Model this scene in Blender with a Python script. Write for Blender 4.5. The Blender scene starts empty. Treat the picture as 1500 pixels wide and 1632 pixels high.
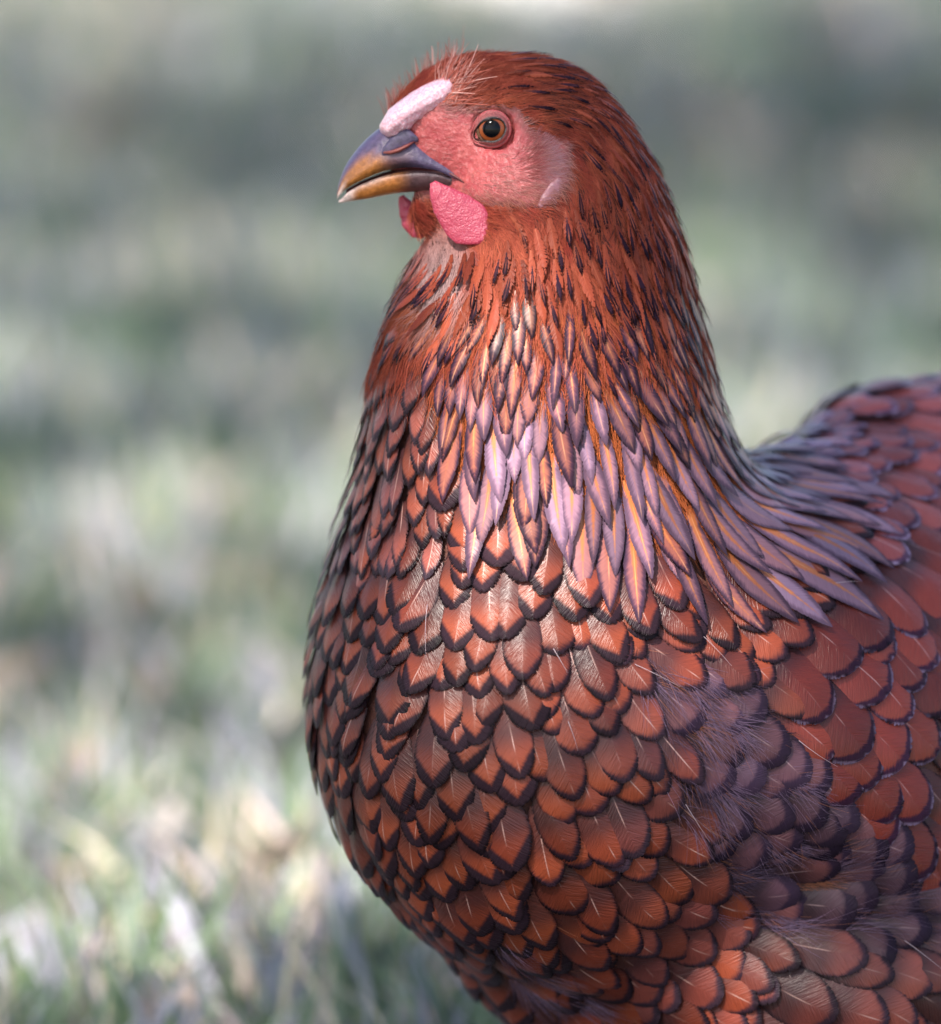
import bpy, math, random
import numpy as np
from mathutils import Vector, Matrix, noise as mnoise

# ------------------------------------------------------------------ camera, sky, sun, exposure
SC = bpy.context.scene
COL = SC.collection
PITCH = math.radians(10.0)
DIST = 2.5                       # camera to the hen's head, metres
S = 0.0002                       # metres per photograph pixel at that distance
CENTRE = np.array([0.0, 0.0, 0.272])
RT = np.array([1.0, 0.0, 0.0])
FW = np.array([0.0, math.cos(PITCH), -math.sin(PITCH)])
UP = np.array([0.0, math.sin(PITCH), math.cos(PITCH)])
CAMPOS = CENTRE - FW * DIST

cam_data = bpy.data.cameras.new('camera')
cam = bpy.data.objects.new('camera', cam_data)
COL.objects.link(cam)
cam.location = CAMPOS
cam.rotation_euler = (math.radians(90) - PITCH, 0, 0)
cam_data.sensor_fit = 'HORIZONTAL'
cam_data.sensor_width = 36.0
cam_data.lens = 36.0 * DIST / (1500 * S)
cam_data.clip_start = 0.05
cam_data.clip_end = 2000.0
cam_data.dof.use_dof = True
cam_data.dof.focus_distance = DIST - 0.030
cam_data.dof.aperture_fstop = 5.4
cam_data.dof.aperture_blades = 9
SC.camera = cam

SUN_ELEV = math.radians(50)
SUN_AZ = math.radians(-148)      # from +Y (away from the camera) clockwise
world = bpy.data.worlds.new('World')
SC.world = world
world.use_nodes = True
wn = world.node_tree.nodes
sky = wn.new('ShaderNodeTexSky')
sky.sky_type = 'NISHITA'
sky.sun_disc = False
sky.sun_elevation = SUN_ELEV
sky.sun_rotation = SUN_AZ
sky.air_density = 1.0
sky.dust_density = 2.0
sky.ozone_density = 1.0
world.node_tree.links.new(sky.outputs[0], wn['Background'].inputs[0])
wn['Background'].inputs[1].default_value = 0.098
sun_data = bpy.data.lights.new('sun', 'SUN')
sun = bpy.data.objects.new('sun', sun_data)
COL.objects.link(sun)
sun_data.energy = 5.0
sun_data.angle = math.radians(0.6)
sun_data.color = (1.0, 0.93, 0.86)
to_sun = Vector((math.sin(SUN_AZ) * math.cos(SUN_ELEV), math.cos(SUN_AZ) * math.cos(SUN_ELEV), math.sin(SUN_ELEV)))
sun.rotation_euler = to_sun.to_track_quat('Z', 'Y').to_euler()
sun.location = (0, 0, 5)
SC.view_settings.view_transform = 'Standard'
SC.view_settings.look = 'None'
SC.view_settings.gamma = 1.0
SC.view_settings.exposure = 1.9
SC.render.engine = 'CYCLES'
SC.cycles.transparent_max_bounces = 24
SC.cycles.max_bounces = 6
SC.cycles.use_denoising = True

rng = np.random.default_rng(11)
random.seed(4)


# ------------------------------------------------------------------ measuring helpers
def W(px, py, d=0.0):
    """World point that the photograph shows at (px, py), d photo-pixels behind the focus plane."""
    px = np.asarray(px, float); py = np.asarray(py, float); d = np.asarray(d, float) * S
    k = (DIST + d) / DIST
    a = (px - 750) * S * k; b = (816 - py) * S * k
    return CENTRE + d[..., None] * FW + a[..., None] * RT + b[..., None] * UP


def project(P):
    r = P - CAMPOS
    dep = r @ FW
    return 750 + (r @ RT) / dep * DIST / S, 816 - (r @ UP) / dep * DIST / S, (dep - DIST) / S


def inside(poly, x, y):
    res = np.zeros(np.shape(x), bool)
    n = len(poly)
    for i in range(n):
        x0, y0 = poly[i]; x1, y1 = poly[(i + 1) % n]
        c = ((y0 > y) != (y1 > y)) & (x < (x1 - x0) * (y - y0) / ((y1 - y0) + 1e-9) + x0)
        res ^= c
    return res


def poly_dist(poly, x, y):
    """signed distance, positive inside"""
    d = np.full(np.shape(x), 1e9)
    n = len(poly)
    for i in range(n):
        a = np.array(poly[i], float); b = np.array(poly[(i + 1) % n], float)
        ab = b - a
        t = np.clip(((x - a[0]) * ab[0] + (y - a[1]) * ab[1]) / (ab @ ab + 1e-9), 0, 1)
        d = np.minimum(d, np.hypot(x - a[0] - t * ab[0], y - a[1] - t * ab[1]))
    return np.where(inside(poly, x, y), d, -d)


def sstep(a, b, x):
    t = np.clip((x - a) / (b - a), 0, 1)
    return t * t * (3 - 2 * t)


def unit(v):
    return v / (np.linalg.norm(v, axis=-1, keepdims=True) + 1e-12)


def curve(keys, n):
    keys = np.array(keys, float)
    t = np.linspace(0, len(keys) - 1, n)
    i = np.clip(t.astype(int), 0, len(keys) - 2); f = (t - i)[:, None]
    p0 = keys[np.clip(i - 1, 0, None)]; p1 = keys[i]; p2 = keys[i + 1]; p3 = keys[np.clip(i + 2, None, len(keys) - 1)]
    return 0.5 * ((2 * p1) + (-p0 + p2) * f + (2 * p0 - 5 * p1 + 4 * p2 - p3) * f ** 2 + (-p0 + 3 * p1 - 3 * p2 + p3) * f ** 3)


spline = curve


# ------------------------------------------------------------------ material helpers
class NT:
    def __init__(self, name):
        self.m = bpy.data.materials.new(name)
        self.m.use_nodes = True
        self.t = self.m.node_tree
        self.bsdf = self.t.nodes['Principled BSDF']
        self.out = self.t.nodes['Material Output']

    def n(self, kind, **kw):
        nd = self.t.nodes.new(kind)
        for k, v in kw.items():
            setattr(nd, k, v)
        return nd

    def put(self, sock, v):
        if isinstance(v, bpy.types.NodeSocket):
            self.t.links.new(v, sock)
        elif isinstance(v, (tuple, list)) and sock.type == 'RGBA' and len(v) == 3:
            sock.default_value = (*v, 1.0)
        else:
            sock.default_value = v

    def math(self, op, a, b=0.0, c=None, clamp=False):
        nd = self.n('ShaderNodeMath', operation=op, use_clamp=clamp)
        self.put(nd.inputs[0], a); self.put(nd.inputs[1], b)
        if c is not None:
            self.put(nd.inputs[2], c)
        return nd.outputs[0]

    def attr(self, name):
        return self.n('ShaderNodeAttribute', attribute_name=name)

    def sep(self, v):
        nd = self.n('ShaderNodeSeparateXYZ'); self.put(nd.inputs[0], v); return nd.outputs

    def comb(self, x, y, z):
        nd = self.n('ShaderNodeCombineXYZ')
        for i, v in enumerate((x, y, z)):
            self.put(nd.inputs[i], v)
        return nd.outputs[0]

    def noise(self, vec, scale=1.0, detail=2.0, rough=0.5):
        nd = self.n('ShaderNodeTexNoise')
        if vec is not None:
            self.put(nd.inputs['Vector'], vec)
        nd.inputs['Scale'].default_value = scale
        nd.inputs['Detail'].default_value = detail
        nd.inputs['Roughness'].default_value = rough
        return nd.outputs[0]

    def step(self, a, b, x):
        nd = self.n('ShaderNodeMapRange', interpolation_type='SMOOTHSTEP')
        self.put(nd.inputs[0], x); self.put(nd.inputs[1], a); self.put(nd.inputs[2], b)
        return nd.outputs[0]

    def mix(self, f, a, b, mode='MIX'):
        nd = self.n('ShaderNodeMix', data_type='RGBA', blend_type=mode)
        self.put(nd.inputs[0], f); self.put(nd.inputs[6], a); self.put(nd.inputs[7], b)
        return nd.outputs[2]

    def bump(self, h, strength=0.3, dist=0.001):
        nd = self.n('ShaderNodeBump')
        nd.inputs['Strength'].default_value = strength
        nd.inputs['Distance'].default_value = dist
        self.put(nd.inputs['Height'], h)
        self.put(self.bsdf.inputs['Normal'], nd.outputs[0])

    def set(self, **kw):
        for k, v in kw.items():
            self.put(self.bsdf.inputs[k.replace('_', ' ')], v)


def feather_material(name, inner, inner2, lace, shaft, lw, vk=0.0, vtip=0.0, rim=None, rim_w=0.0,
                     grey=(0.2, 0.14, 0.19), kind='lace', rough=0.35, soft=0.45, spec=0.27, bump=0.6, slate=8.0):
    g = NT(name)
    x, yt, e = g.sep(g.attr('fc').outputs['Vector'])
    rnd, gr, hw = g.sep(g.attr('fp').outputs['Vector'])
    ax = g.math('ABSOLUTE', x)
    b = g.math('MULTIPLY_ADD', ax, 0.9, yt)
    seed = g.math('MULTIPLY', rnd, 57.0)
    nb = g.noise(g.comb(g.math('MULTIPLY', b, 1.7), g.math('MULTIPLY', x, 0.22), seed), 1.0, 2.0)
    nl = g.noise(g.comb(g.math('MULTIPLY', x, 0.3), g.math('MULTIPLY', yt, 0.3), seed), 1.0, 1.0)
    e2 = g.math('ADD', g.math('MULTIPLY_ADD', g.math('SUBTRACT', nb, 0.5), 1.5, e),
                g.math('MULTIPLY', g.math('SUBTRACT', nl, 0.5), 1.2))
    tone = g.math('MULTIPLY_ADD', nb, 0.55, 0.72)
    lwv = g.math('MULTIPLY', g.math('MULTIPLY_ADD', rnd, 0.6, 0.75), lw)
    if kind == 'lace':
        lwv = g.math('MULTIPLY', lwv, g.math('SUBTRACT', 1.15, g.math('MULTIPLY', g.step(2.0, 9.0, yt), 0.75)))
    base = g.mix(rnd, inner, inner2)
    if kind == 'hackle':
        base = g.mix(gr, g.mix(0.6, base, inner2), grey)
        wedge = g.math('SUBTRACT', g.math('MULTIPLY', g.math('SUBTRACT', yt, 6.0), 0.06), ax)
        wedge = g.math('MULTIPLY_ADD', g.math('SUBTRACT', nb, 0.5), 1.3, wedge)
        fade = g.math('GREATER_THAN', g.math('FRACT', g.math('MULTIPLY', rnd, 7.31)), 0.25)
        base = g.mix(g.math('MULTIPLY', g.step(-0.3, 0.5, wedge), g.math('MULTIPLY_ADD', fade, 0.75, 0.2)), base, inner)
        e3 = g.math('SUBTRACT', e2, lwv)
    else:
        base = g.mix(g.math('MULTIPLY', gr, 0.75), base, grey)
        e3 = g.math('SUBTRACT', e2, lwv)
        if vk > 0:
            v2 = g.math('MULTIPLY_ADD', ax, -vk, g.math('SUBTRACT', yt, vtip))
            v2 = g.math('MULTIPLY_ADD', g.math('SUBTRACT', nb, 0.5), 1.5, v2)
            e3 = g.math('MINIMUM', e3, g.math('MULTIPLY', v2, 0.7))
    if kind == 'core':
        on = g.math('GREATER_THAN', g.math('FRACT', g.math('MULTIPLY', rnd, 9.7)), 0.24)
        core = g.math('SUBTRACT', g.math('MULTIPLY', g.math('MULTIPLY', hw, 0.95), g.math('MULTIPLY_ADD', yt, -0.085, 1.0)), ax)
        core = g.math('MULTIPLY_ADD', g.math('SUBTRACT', nb, 0.5), 1.0, core)
        e3 = g.math('SUBTRACT', 1.0, g.math('MULTIPLY', g.step(-0.2, 0.3, core), g.math('MULTIPLY', on, 2.0)))
    lacing = g.math('SUBTRACT', 1.0, g.step(-soft, soft, e3))
    col = g.mix(1.0, base, g.comb(tone, tone, tone), 'MULTIPLY')
    lace2 = g.mix(g.step(0.2, lw * 0.9, e2), lace, (lace[0] * 2.6, lace[1] * 2.6, lace[2] * 2.8))
    lc = g.mix(g.math('MULTIPLY', gr, 0.45), lace2, grey)
    col = g.mix(lacing, col, lc)
    if kind == 'lace':  # dark slate down at the root, doubling as shade under the overlaps
        col = g.mix(g.math('MULTIPLY', g.step(slate, slate + 9.0, g.math('MULTIPLY_ADD', nb, 3.0, yt)), 0.75), col, (0.03, 0.016, 0.02))
    if rim is not None:  # pale lilac sky highlight painted along the tip edge
        r = g.math('SUBTRACT', 1.0, g.step(rim_w - 0.5, rim_w + 0.5, g.math('MULTIPLY_ADD', g.math('SUBTRACT', nb, 0.5), 0.5, e)))
        r = g.math('MULTIPLY', r, g.math('SUBTRACT', 1.0, g.step(3.0, 11.0, yt)))
        r = g.math('MULTIPLY', r, g.step(0.36, 0.56, nl))
        col = g.mix(g.math('MULTIPLY', r, 0.5), col, rim)
    ns = g.noise(g.comb(seed, g.math('MULTIPLY', yt, 0.1), 0.0), 1.0, 1.0)
    sh = g.math('SUBTRACT', 1.0, g.step(0.06, 0.30, ax))
    sh = g.math('MULTIPLY', sh, g.step(lw * 0.8, lw * 2.0 + 2.0, yt))
    if kind == 'hackle':
        sh = g.math('MULTIPLY', sh, 0.4)
    sh = g.math('MULTIPLY', sh, g.step(0.42, 0.66, ns))
    col = g.mix(g.math('MULTIPLY', sh, 0.8), col, shaft)
    tr = g.math('MULTIPLY_ADD', g.math('FRACT', g.math('MULTIPLY', rnd, 13.7)), 0.46, 0.40)
    col = g.mix(1.0, col, g.comb(tr, tr, tr), 'MULTIPLY')
    g.set(Base_Color=col, Roughness=rough, Sheen_Weight=0.06, Sheen_Roughness=0.4)
    g.put(g.bsdf.inputs['Sheen Tint'], (0.85, 0.7, 0.95))
    g.put(g.bsdf.inputs['Specular IOR Level'], g.math('MULTIPLY', spec, g.math('MULTIPLY_ADD', lacing, -0.75, 1.0)))
    al = g.step(0.0, 0.12, g.math('SUBTRACT', e, g.math('MULTIPLY', g.step(0.45, 0.75, nb), 0.45 if kind == 'hackle' else 0.9)))
    g.put(g.bsdf.inputs['Alpha'], al)
    g.bump(nb, bump, 0.0005)
    return g.m


M_BREAST = feather_material('laced_breast_feather', (0.37, 0.072, 0.026), (0.23, 0.039, 0.018), (0.012, 0.006, 0.008),
                            (0.62, 0.36, 0.30), 1.65, vk=1.1, vtip=2.9, soft=0.85)
M_ROUND = feather_material('round_laced_feather', (0.37, 0.071, 0.027), (0.23, 0.039, 0.020), (0.015, 0.007, 0.010),
                           (0.62, 0.36, 0.30), 1.8, vk=0.35, vtip=2.3, soft=1.0)
M_HACKLE = feather_material('neck_hackle_feather', (0.50, 0.15, 0.045), (0.24, 0.06, 0.035), (0.016, 0.006, 0.012),
                            (0.95, 0.50, 0.25), 1.25, grey=(0.27, 0.165, 0.245), soft=0.8, kind='hackle', rough=0.36, spec=0.28, bump=0.15)  # lilac grey holds the sky's gloss in the base colour
M_STREAK = feather_material('small_neck_feather', (0.37, 0.075, 0.037), (0.25, 0.045, 0.025), (0.014, 0.006, 0.010),
                            (0.46, 0.12, 0.06), 1.0, kind='core', spec=0.06)
M_FLANK = feather_material('grey_flank_feather', (0.30, 0.085, 0.06), (0.14, 0.06, 0.075), (0.010, 0.005, 0.011),
                           (0.45, 0.28, 0.28), 3.4, vk=0.3, vtip=3.5, grey=(0.095, 0.058, 0.095), soft=1.2, spec=0.25)  # grey-purple down, darkened further to hold the shade on the lower flank
M_COVERT = feather_material('wing_covert_feather', (0.30, 0.045, 0.025), (0.21, 0.028, 0.018), (0.018, 0.006, 0.013),
                            (0.60, 0.32, 0.30), 2.2, rim=(0.36, 0.24, 0.36), rim_w=1.0, grey=(0.10, 0.06, 0.09), soft=0.7, slate=15.0)
M_BACK = feather_material('back_feather', (0.40, 0.078, 0.058), (0.32, 0.056, 0.045), (0.035, 0.013, 0.026),
                          (0.60, 0.36, 0.36), 1.8, rim=(0.62, 0.44, 0.66), rim_w=1.2, grey=(0.50, 0.36, 0.52), soft=0.7, slate=13.0)


def hair_material(name, rough=0.5):
    g = NT(name)
    a = g.attr('tint')
    g.set(Base_Color=a.outputs['Color'], Roughness=rough)
    g.put(g.bsdf.inputs['Specular IOR Level'], 0.15)
    return g.m


M_HAIR = hair_material('fine_plumage')


def body_material():
    g = NT('hen_skin_and_underfeather')
    a = g.attr('skin')
    tc = g.n('ShaderNodeTexCoord').outputs['Object']
    n1 = g.noise(tc, 900.0, 3.0)
    n2 = g.noise(tc, 160.0, 2.0)
    n3 = g.noise(tc, 2600.0, 1.0)
    pink = g.mix(g.step(0.3, 0.7, n2), (0.34, 0.050, 0.054), (0.40, 0.084, 0.080))
    n4 = g.noise(tc, 60.0, 2.0)
    pink = g.mix(g.math('MULTIPLY', g.step(0.45, 0.7, n4), 0.7), pink, (0.38, 0.042, 0.055))
    pink = g.mix(g.math('MULTIPLY', g.step(0.52, 0.70, n1), 0.4), pink, (0.56, 0.22, 0.21))
    under = g.mix(n2, (0.05, 0.014, 0.010), (0.09, 0.025, 0.014))
    g.set(Base_Color=g.mix(a.outputs['Fac'], under, pink), Roughness=g.math('MULTIPLY_ADD', a.outputs['Fac'], -0.3, 0.75))
    g.put(g.bsdf.inputs['Subsurface Weight'], 0.12)
    g.put(g.bsdf.inputs['Subsurface Radius'], (0.004, 0.0015, 0.001))
    h = g.math('ADD', g.math('MULTIPLY', g.noise(tc, 380.0, 1.0), 1.6), 0.0)
    h = g.math('ADD', h, g.math('MULTIPLY', n1, 0.7))
    h = g.math('ADD', h, g.math('MULTIPLY', n3, 0.3))
    g.bump(h, 0.5, 0.0011)
    return g.m


def flesh_material(name, c0, c1, pale, scale=1500.0, rough=0.42, thr=(0.5, 0.7), bump=0.4):
    g = NT(name)
    tc = g.n('ShaderNodeTexCoord').outputs['Object']
    n1 = g.noise(tc, scale, 2.0)
    n2 = g.noise(tc, 120.0, 2.0)
    col = g.mix(n2, c0, c1)
    col = g.mix(g.math('MULTIPLY', g.step(thr[0], thr[1], n1), 0.6), col, pale)
    g.set(Base_Color=col, Roughness=rough)
    g.put(g.bsdf.inputs['Subsurface Weight'], 0.15)
    g.put(g.bsdf.inputs['Subsurface Radius'], (0.004, 0.0012, 0.001))
    g.bump(g.math('ADD', n1, g.math('MULTIPLY', g.noise(tc, 500.0, 2.0), 0.8)), bump, 0.001)
    return g.m


M_BODY = body_material()
M_WATTLE = flesh_material('wattle_skin', (0.33, 0.028, 0.058), (0.39, 0.040, 0.075), (0.48, 0.11, 0.15))
M_COMB = flesh_material('comb_skin', (0.60, 0.26, 0.31), (0.68, 0.38, 0.43), (0.80, 0.62, 0.66), 1300.0, 0.30, (0.42, 0.6), 0.3)  # pale flesh, whitened to hold the bright sunlit highlight
M_LOBE = flesh_material('ear_lobe_skin', (0.28, 0.10, 0.11), (0.31, 0.13, 0.15), (0.36, 0.19, 0.21), 500.0)


def beak_material():
    g = NT('horn_beak')
    a = g.attr('tint')
    tc = g.n('ShaderNodeTexCoord').outputs['Object']
    n1 = g.noise(tc, 700.0, 3.0)
    n2 = g.noise(tc, 2500.0, 2.0)
    t = g.math('MULTIPLY_ADD', g.math('ADD', n1, g.math('MULTIPLY', n2, 0.5)), 1.3, 0.02)
    g.set(Base_Color=g.mix(1.0, a.outputs['Color'], g.comb(t, t, t), 'MULTIPLY'), Roughness=g.math('MULTIPLY_ADD', n1, 0.4, 0.2))
    g.put(g.bsdf.inputs['Coat Weight'], 0.15)
    g.put(g.bsdf.inputs['Coat Roughness'], 0.2)
    g.bump(g.math('ADD', n1, g.math('MULTIPLY', n2, 0.4)), 0.4, 0.0007)
    return g.m


M_BEAK = beak_material()


def plain(name, col, rough=0.5, coat=0.0, noise_amt=0.25, nscale=800.0):
    g = NT(name)
    tc = g.n('ShaderNodeTexCoord').outputs['Object']
    n1 = g.noise(tc, nscale, 3.0)
    t = g.math('MULTIPLY_ADD', n1, noise_amt * 2, 1.0 - noise_amt)
    g.set(Base_Color=g.mix(1.0, col, g.comb(t, t, t), 'MULTIPLY'), Roughness=rough)
    g.put(g.bsdf.inputs['Coat Weight'], coat)
    g.put(g.bsdf.inputs['Coat Roughness'], 0.03)
    return g.m


M_PUPIL = plain('pupil_black', (0.002, 0.002, 0.003), 0.11, 0.0, 0.0)
M_PUPIL.node_tree.nodes['Principled BSDF'].inputs['Specular IOR Level'].default_value = 0.14
M_EYEBALL = plain('eye_corner', (0.16, 0.09, 0.05), 0.1, 1.0)
M_MOUTH = plain('mouth_lining', (0.10, 0.025, 0.025), 0.5)
M_NOSTRIL = plain('nostril_lining', (0.20, 0.045, 0.035), 0.5)
M_LEG = plain('leg_scales', (0.50, 0.36, 0.10), 0.5, 0.0, 0.3, 400.0)
M_CLAW = plain('claw_horn', (0.20, 0.15, 0.10), 0.4)


def iris_material():
    g = NT('amber_iris')
    r = g.attr('ring').outputs['Fac']
    col = g.mix(g.step(0.0, 0.45, r), (0.035, 0.008, 0.004), (0.22, 0.050, 0.012))
    col = g.mix(g.step(0.72, 0.98, r), col, (0.02, 0.008, 0.008))
    g.set(Base_Color=col, Roughness=0.25)
    g.put(g.bsdf.inputs['Specular IOR Level'], 0.2)
    g.put(g.bsdf.inputs['Coat Weight'], 0.35)
    g.put(g.bsdf.inputs['Coat Roughness'], 0.03)
    return g.m


M_IRIS = iris_material()


def lid_material():
    g = NT('eyelid_skin')
    r = g.attr('ring').outputs['Fac']
    tc = g.n('ShaderNodeTexCoord').outputs['Object']
    n1 = g.noise(tc, 1600.0, 2.0)
    col = g.mix(g.step(0.15, 0.45, r), (0.010, 0.005, 0.005), (0.24, 0.065, 0.060))
    col = g.mix(g.step(0.6, 0.75, r), col, (0.25, 0.045, 0.045))
    col = g.mix(g.step(0.8, 1.0, r), col, (0.34, 0.050, 0.054))
    t = g.math('MULTIPLY_ADD', n1, 1.3, 0.35)
    g.set(Base_Color=g.mix(1.0, col, g.comb(t, t, t), 'MULTIPLY'), Roughness=0.5)
    g.bump(n1, 0.6, 0.0006)
    return g.m


M_LID = lid_material()

# ------------------------------------------------------------------ ground, pale strip and lawn
def new_mesh(name, verts, faces, mat=None, smooth=False):
    me = bpy.data.meshes.new(name)
    if isinstance(faces, np.ndarray):
        n, k = faces.shape
        me.vertices.add(len(verts)); me.vertices.foreach_set('co', np.ascontiguousarray(verts, np.float32).ravel())
        me.loops.add(n * k); me.loops.foreach_set('vertex_index', faces.astype(np.int32).ravel())
        me.polygons.add(n); me.polygons.foreach_set('loop_start', np.arange(0, n * k, k, dtype=np.int32))
        me.update(calc_edges=True)
    else:
        me.from_pydata([tuple(v) for v in verts], [], faces)
        me.update()
    if mat:
        me.materials.append(mat)
    if smooth:
        me.polygons.foreach_set('use_smooth', np.ones(len(me.polygons), bool))
    return me


def add_obj(name, data, parent=None, loc=(0, 0, 0)):
    o = bpy.data.objects.new(name, data)
    COL.objects.link(o)
    o.location = loc
    if parent is not None:
        o.parent = parent
    return o


def set_attr(me, name, typ, dom, arr):
    a = me.attributes.new(name, typ, dom)
    key = {'FLOAT': 'value', 'FLOAT_VECTOR': 'vector', 'FLOAT_COLOR': 'color'}[typ]
    a.data.foreach_set(key, np.ascontiguousarray(arr, np.float32).ravel())


def ground_material():
    g = NT('lawn_soil')
    tc = g.n('ShaderNodeTexCoord').outputs['Object']
    n1 = g.noise(tc, 3.0, 5.0)
    n2 = g.noise(tc, 40.0, 4.0)
    col = g.mix(g.step(0.35, 0.65, n1), (0.17, 0.17, 0.12), (0.28, 0.26, 0.21))
    col = g.mix(g.math('MULTIPLY', g.step(0.45, 0.7, n2), 0.6), col, (0.05, 0.04, 0.03))
    g.set(Base_Color=col, Roughness=0.95)
    g.bump(n2, 0.8, 0.02)
    return g.m


gx = np.concatenate([-np.geomspace(400, 2, 24), np.linspace(-1.8, 1.8, 37), np.geomspace(2, 400, 24)])
gy = np.concatenate([-np.geomspace(60, 1.2, 14), np.linspace(-1, 9, 90), np.geomspace(9.5, 900, 30)])
GX, GY = np.meshgrid(gx, gy, indexing='ij')


def ground_z(x, y):
    near = np.clip(1 - np.hypot(x, y) / 20, 0, 1)
    return near * (0.010 * np.sin(x * 3.1 + 1) * np.sin(y * 2.3) + 0.006 * np.sin(x * 7 + y * 5))


gv = np.stack([GX, GY, ground_z(GX, GY)], -1).reshape(-1, 3)
ii = np.arange(len(gx) * len(gy)).reshape(len(gx), len(gy))
gf = np.stack([ii[:-1, :-1], ii[1:, :-1], ii[1:, 1:], ii[:-1, 1:]], -1).reshape(-1, 4)
ground = add_obj('ground', new_mesh('ground', gv, gf, ground_material(), True))
ground['kind'] = 'structure'


def pale_strip_edge(x):
    """near edge of the pale strip of ground behind the lawn"""
    return 4.10 + 0.05 * np.sin(x * 2.3 + 2.2) + 0.03 * np.sin(x * 9.0) - 0.60 * np.exp(-((x - 0.085) / 0.12) ** 2)


def grass_material():
    g = NT('grass_blade')
    a = g.attr('tint')
    g.set(Base_Color=a.outputs['Color'], Roughness=0.5)
    g.put(g.bsdf.inputs['Specular IOR Level'], 0.4)
    tr = g.n('ShaderNodeBsdfTranslucent')
    g.put(tr.inputs[0], a.outputs['Color'])
    mx = g.n('ShaderNodeMixShader'); mx.inputs[0].default_value = 0.3
    g.t.links.new(g.bsdf.outputs[0], mx.inputs[1]); g.t.links.new(tr.outputs[0], mx.inputs[2])
    g.t.links.new(mx.outputs[0], g.out.inputs[0])
    return g.m


def build_grass(n_blades):
    y = -0.9 + 5.6 * rng.random(n_blades) ** 1.2
    x = (rng.random(n_blades) - 0.5) * 2 * (0.75 + 0.2 * np.clip(y, 0, 9))
    on_lawn = y < pale_strip_edge(x) + 0.03 * rng.normal(0, 1, n_blades)
    x, y = x[on_lawn], y[on_lawn]
    n_blades = len(x)
    z = ground_z(x, y)
    pat = np.array([mnoise.noise(Vector((a * 2.2, b * 1.3, 3.0))) for a, b in zip(x, y)])
    pat2 = np.array([mnoise.noise(Vector((a * 5.0, b * 3.0, 9.0))) for a, b in zip(x, y)])
    kind = rng.random(n_blades)
    h = (0.030 + 0.045 * rng.random(n_blades) ** 1.6) * (1 + 0.35 * pat) * (1 + 0.05 * np.clip(y, 0, 8))
    w = (0.0032 + 0.0038 * rng.random(n_blades)) * (1 + 0.12 * np.clip(y, 0, 8))
    az = rng.random(n_blades) * 2 * np.pi
    lean = 0.15 + 0.75 * rng.random(n_blades) ** 1.3
    fz = rng.random(n_blades) * 2 * np.pi
    dx, dy = np.cos(az), np.sin(az)
    wx, wy = np.cos(fz), np.sin(fz)
    rows = []
    for t, wf in ((0, 0.8), (0.4, 1.0), (0.75, 0.7)):
        b = lean * h * t ** 1.6
        zz = h * t * np.sqrt(np.clip(1 - (lean * 0.75 * t) ** 2, 0.1, 1))
        c = np.stack([x + dx * b, y + dy * b, z + zz - 0.002], -1)
        o = np.stack([wx * w * wf / 2, wy * w * wf / 2, 0 * w], -1)
        rows += [c - o, c + o]
    b = lean * h
    rows.append(np.stack([x + dx * b, y + dy * b, z + h * np.sqrt(np.clip(1 - (lean * 0.75) ** 2, 0.1, 1))], -1))
    V = np.stack(rows, 1)
    base = np.arange(n_blades)[:, None] * 7
    tris = np.array([[0, 1, 3], [0, 3, 2], [2, 3, 5], [2, 5, 4], [4, 5, 6]])
    F = (base[:, :, None] + tris[None]).reshape(-1, 3)
    cols = np.array([[0.118, 0.178, 0.088], [0.180, 0.238, 0.155], [0.300, 0.298, 0.345], [0.55, 0.48, 0.36], [0.60, 0.47, 0.42]])
    idx = np.digitize(kind + pat2 * 0.18, [0.24, 0.56, 0.87, 0.97])
    c = cols[idx] * (0.75 + 0.5 * rng.random((n_blades, 1)))
    c = np.clip(c * (1 + 0.4 * pat[:, None]), 0.01, 0.8)
    me = new_mesh('grass', V.reshape(-1, 3), F, grass_material())
    set_attr(me, 'tint', 'FLOAT_COLOR', 'POINT', np.repeat(np.concatenate([c, np.ones((n_blades, 1))], 1), 7, 0))
    o = add_obj('grass', me)
    o['kind'] = 'stuff'
    return o


build_grass(150000)


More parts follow.
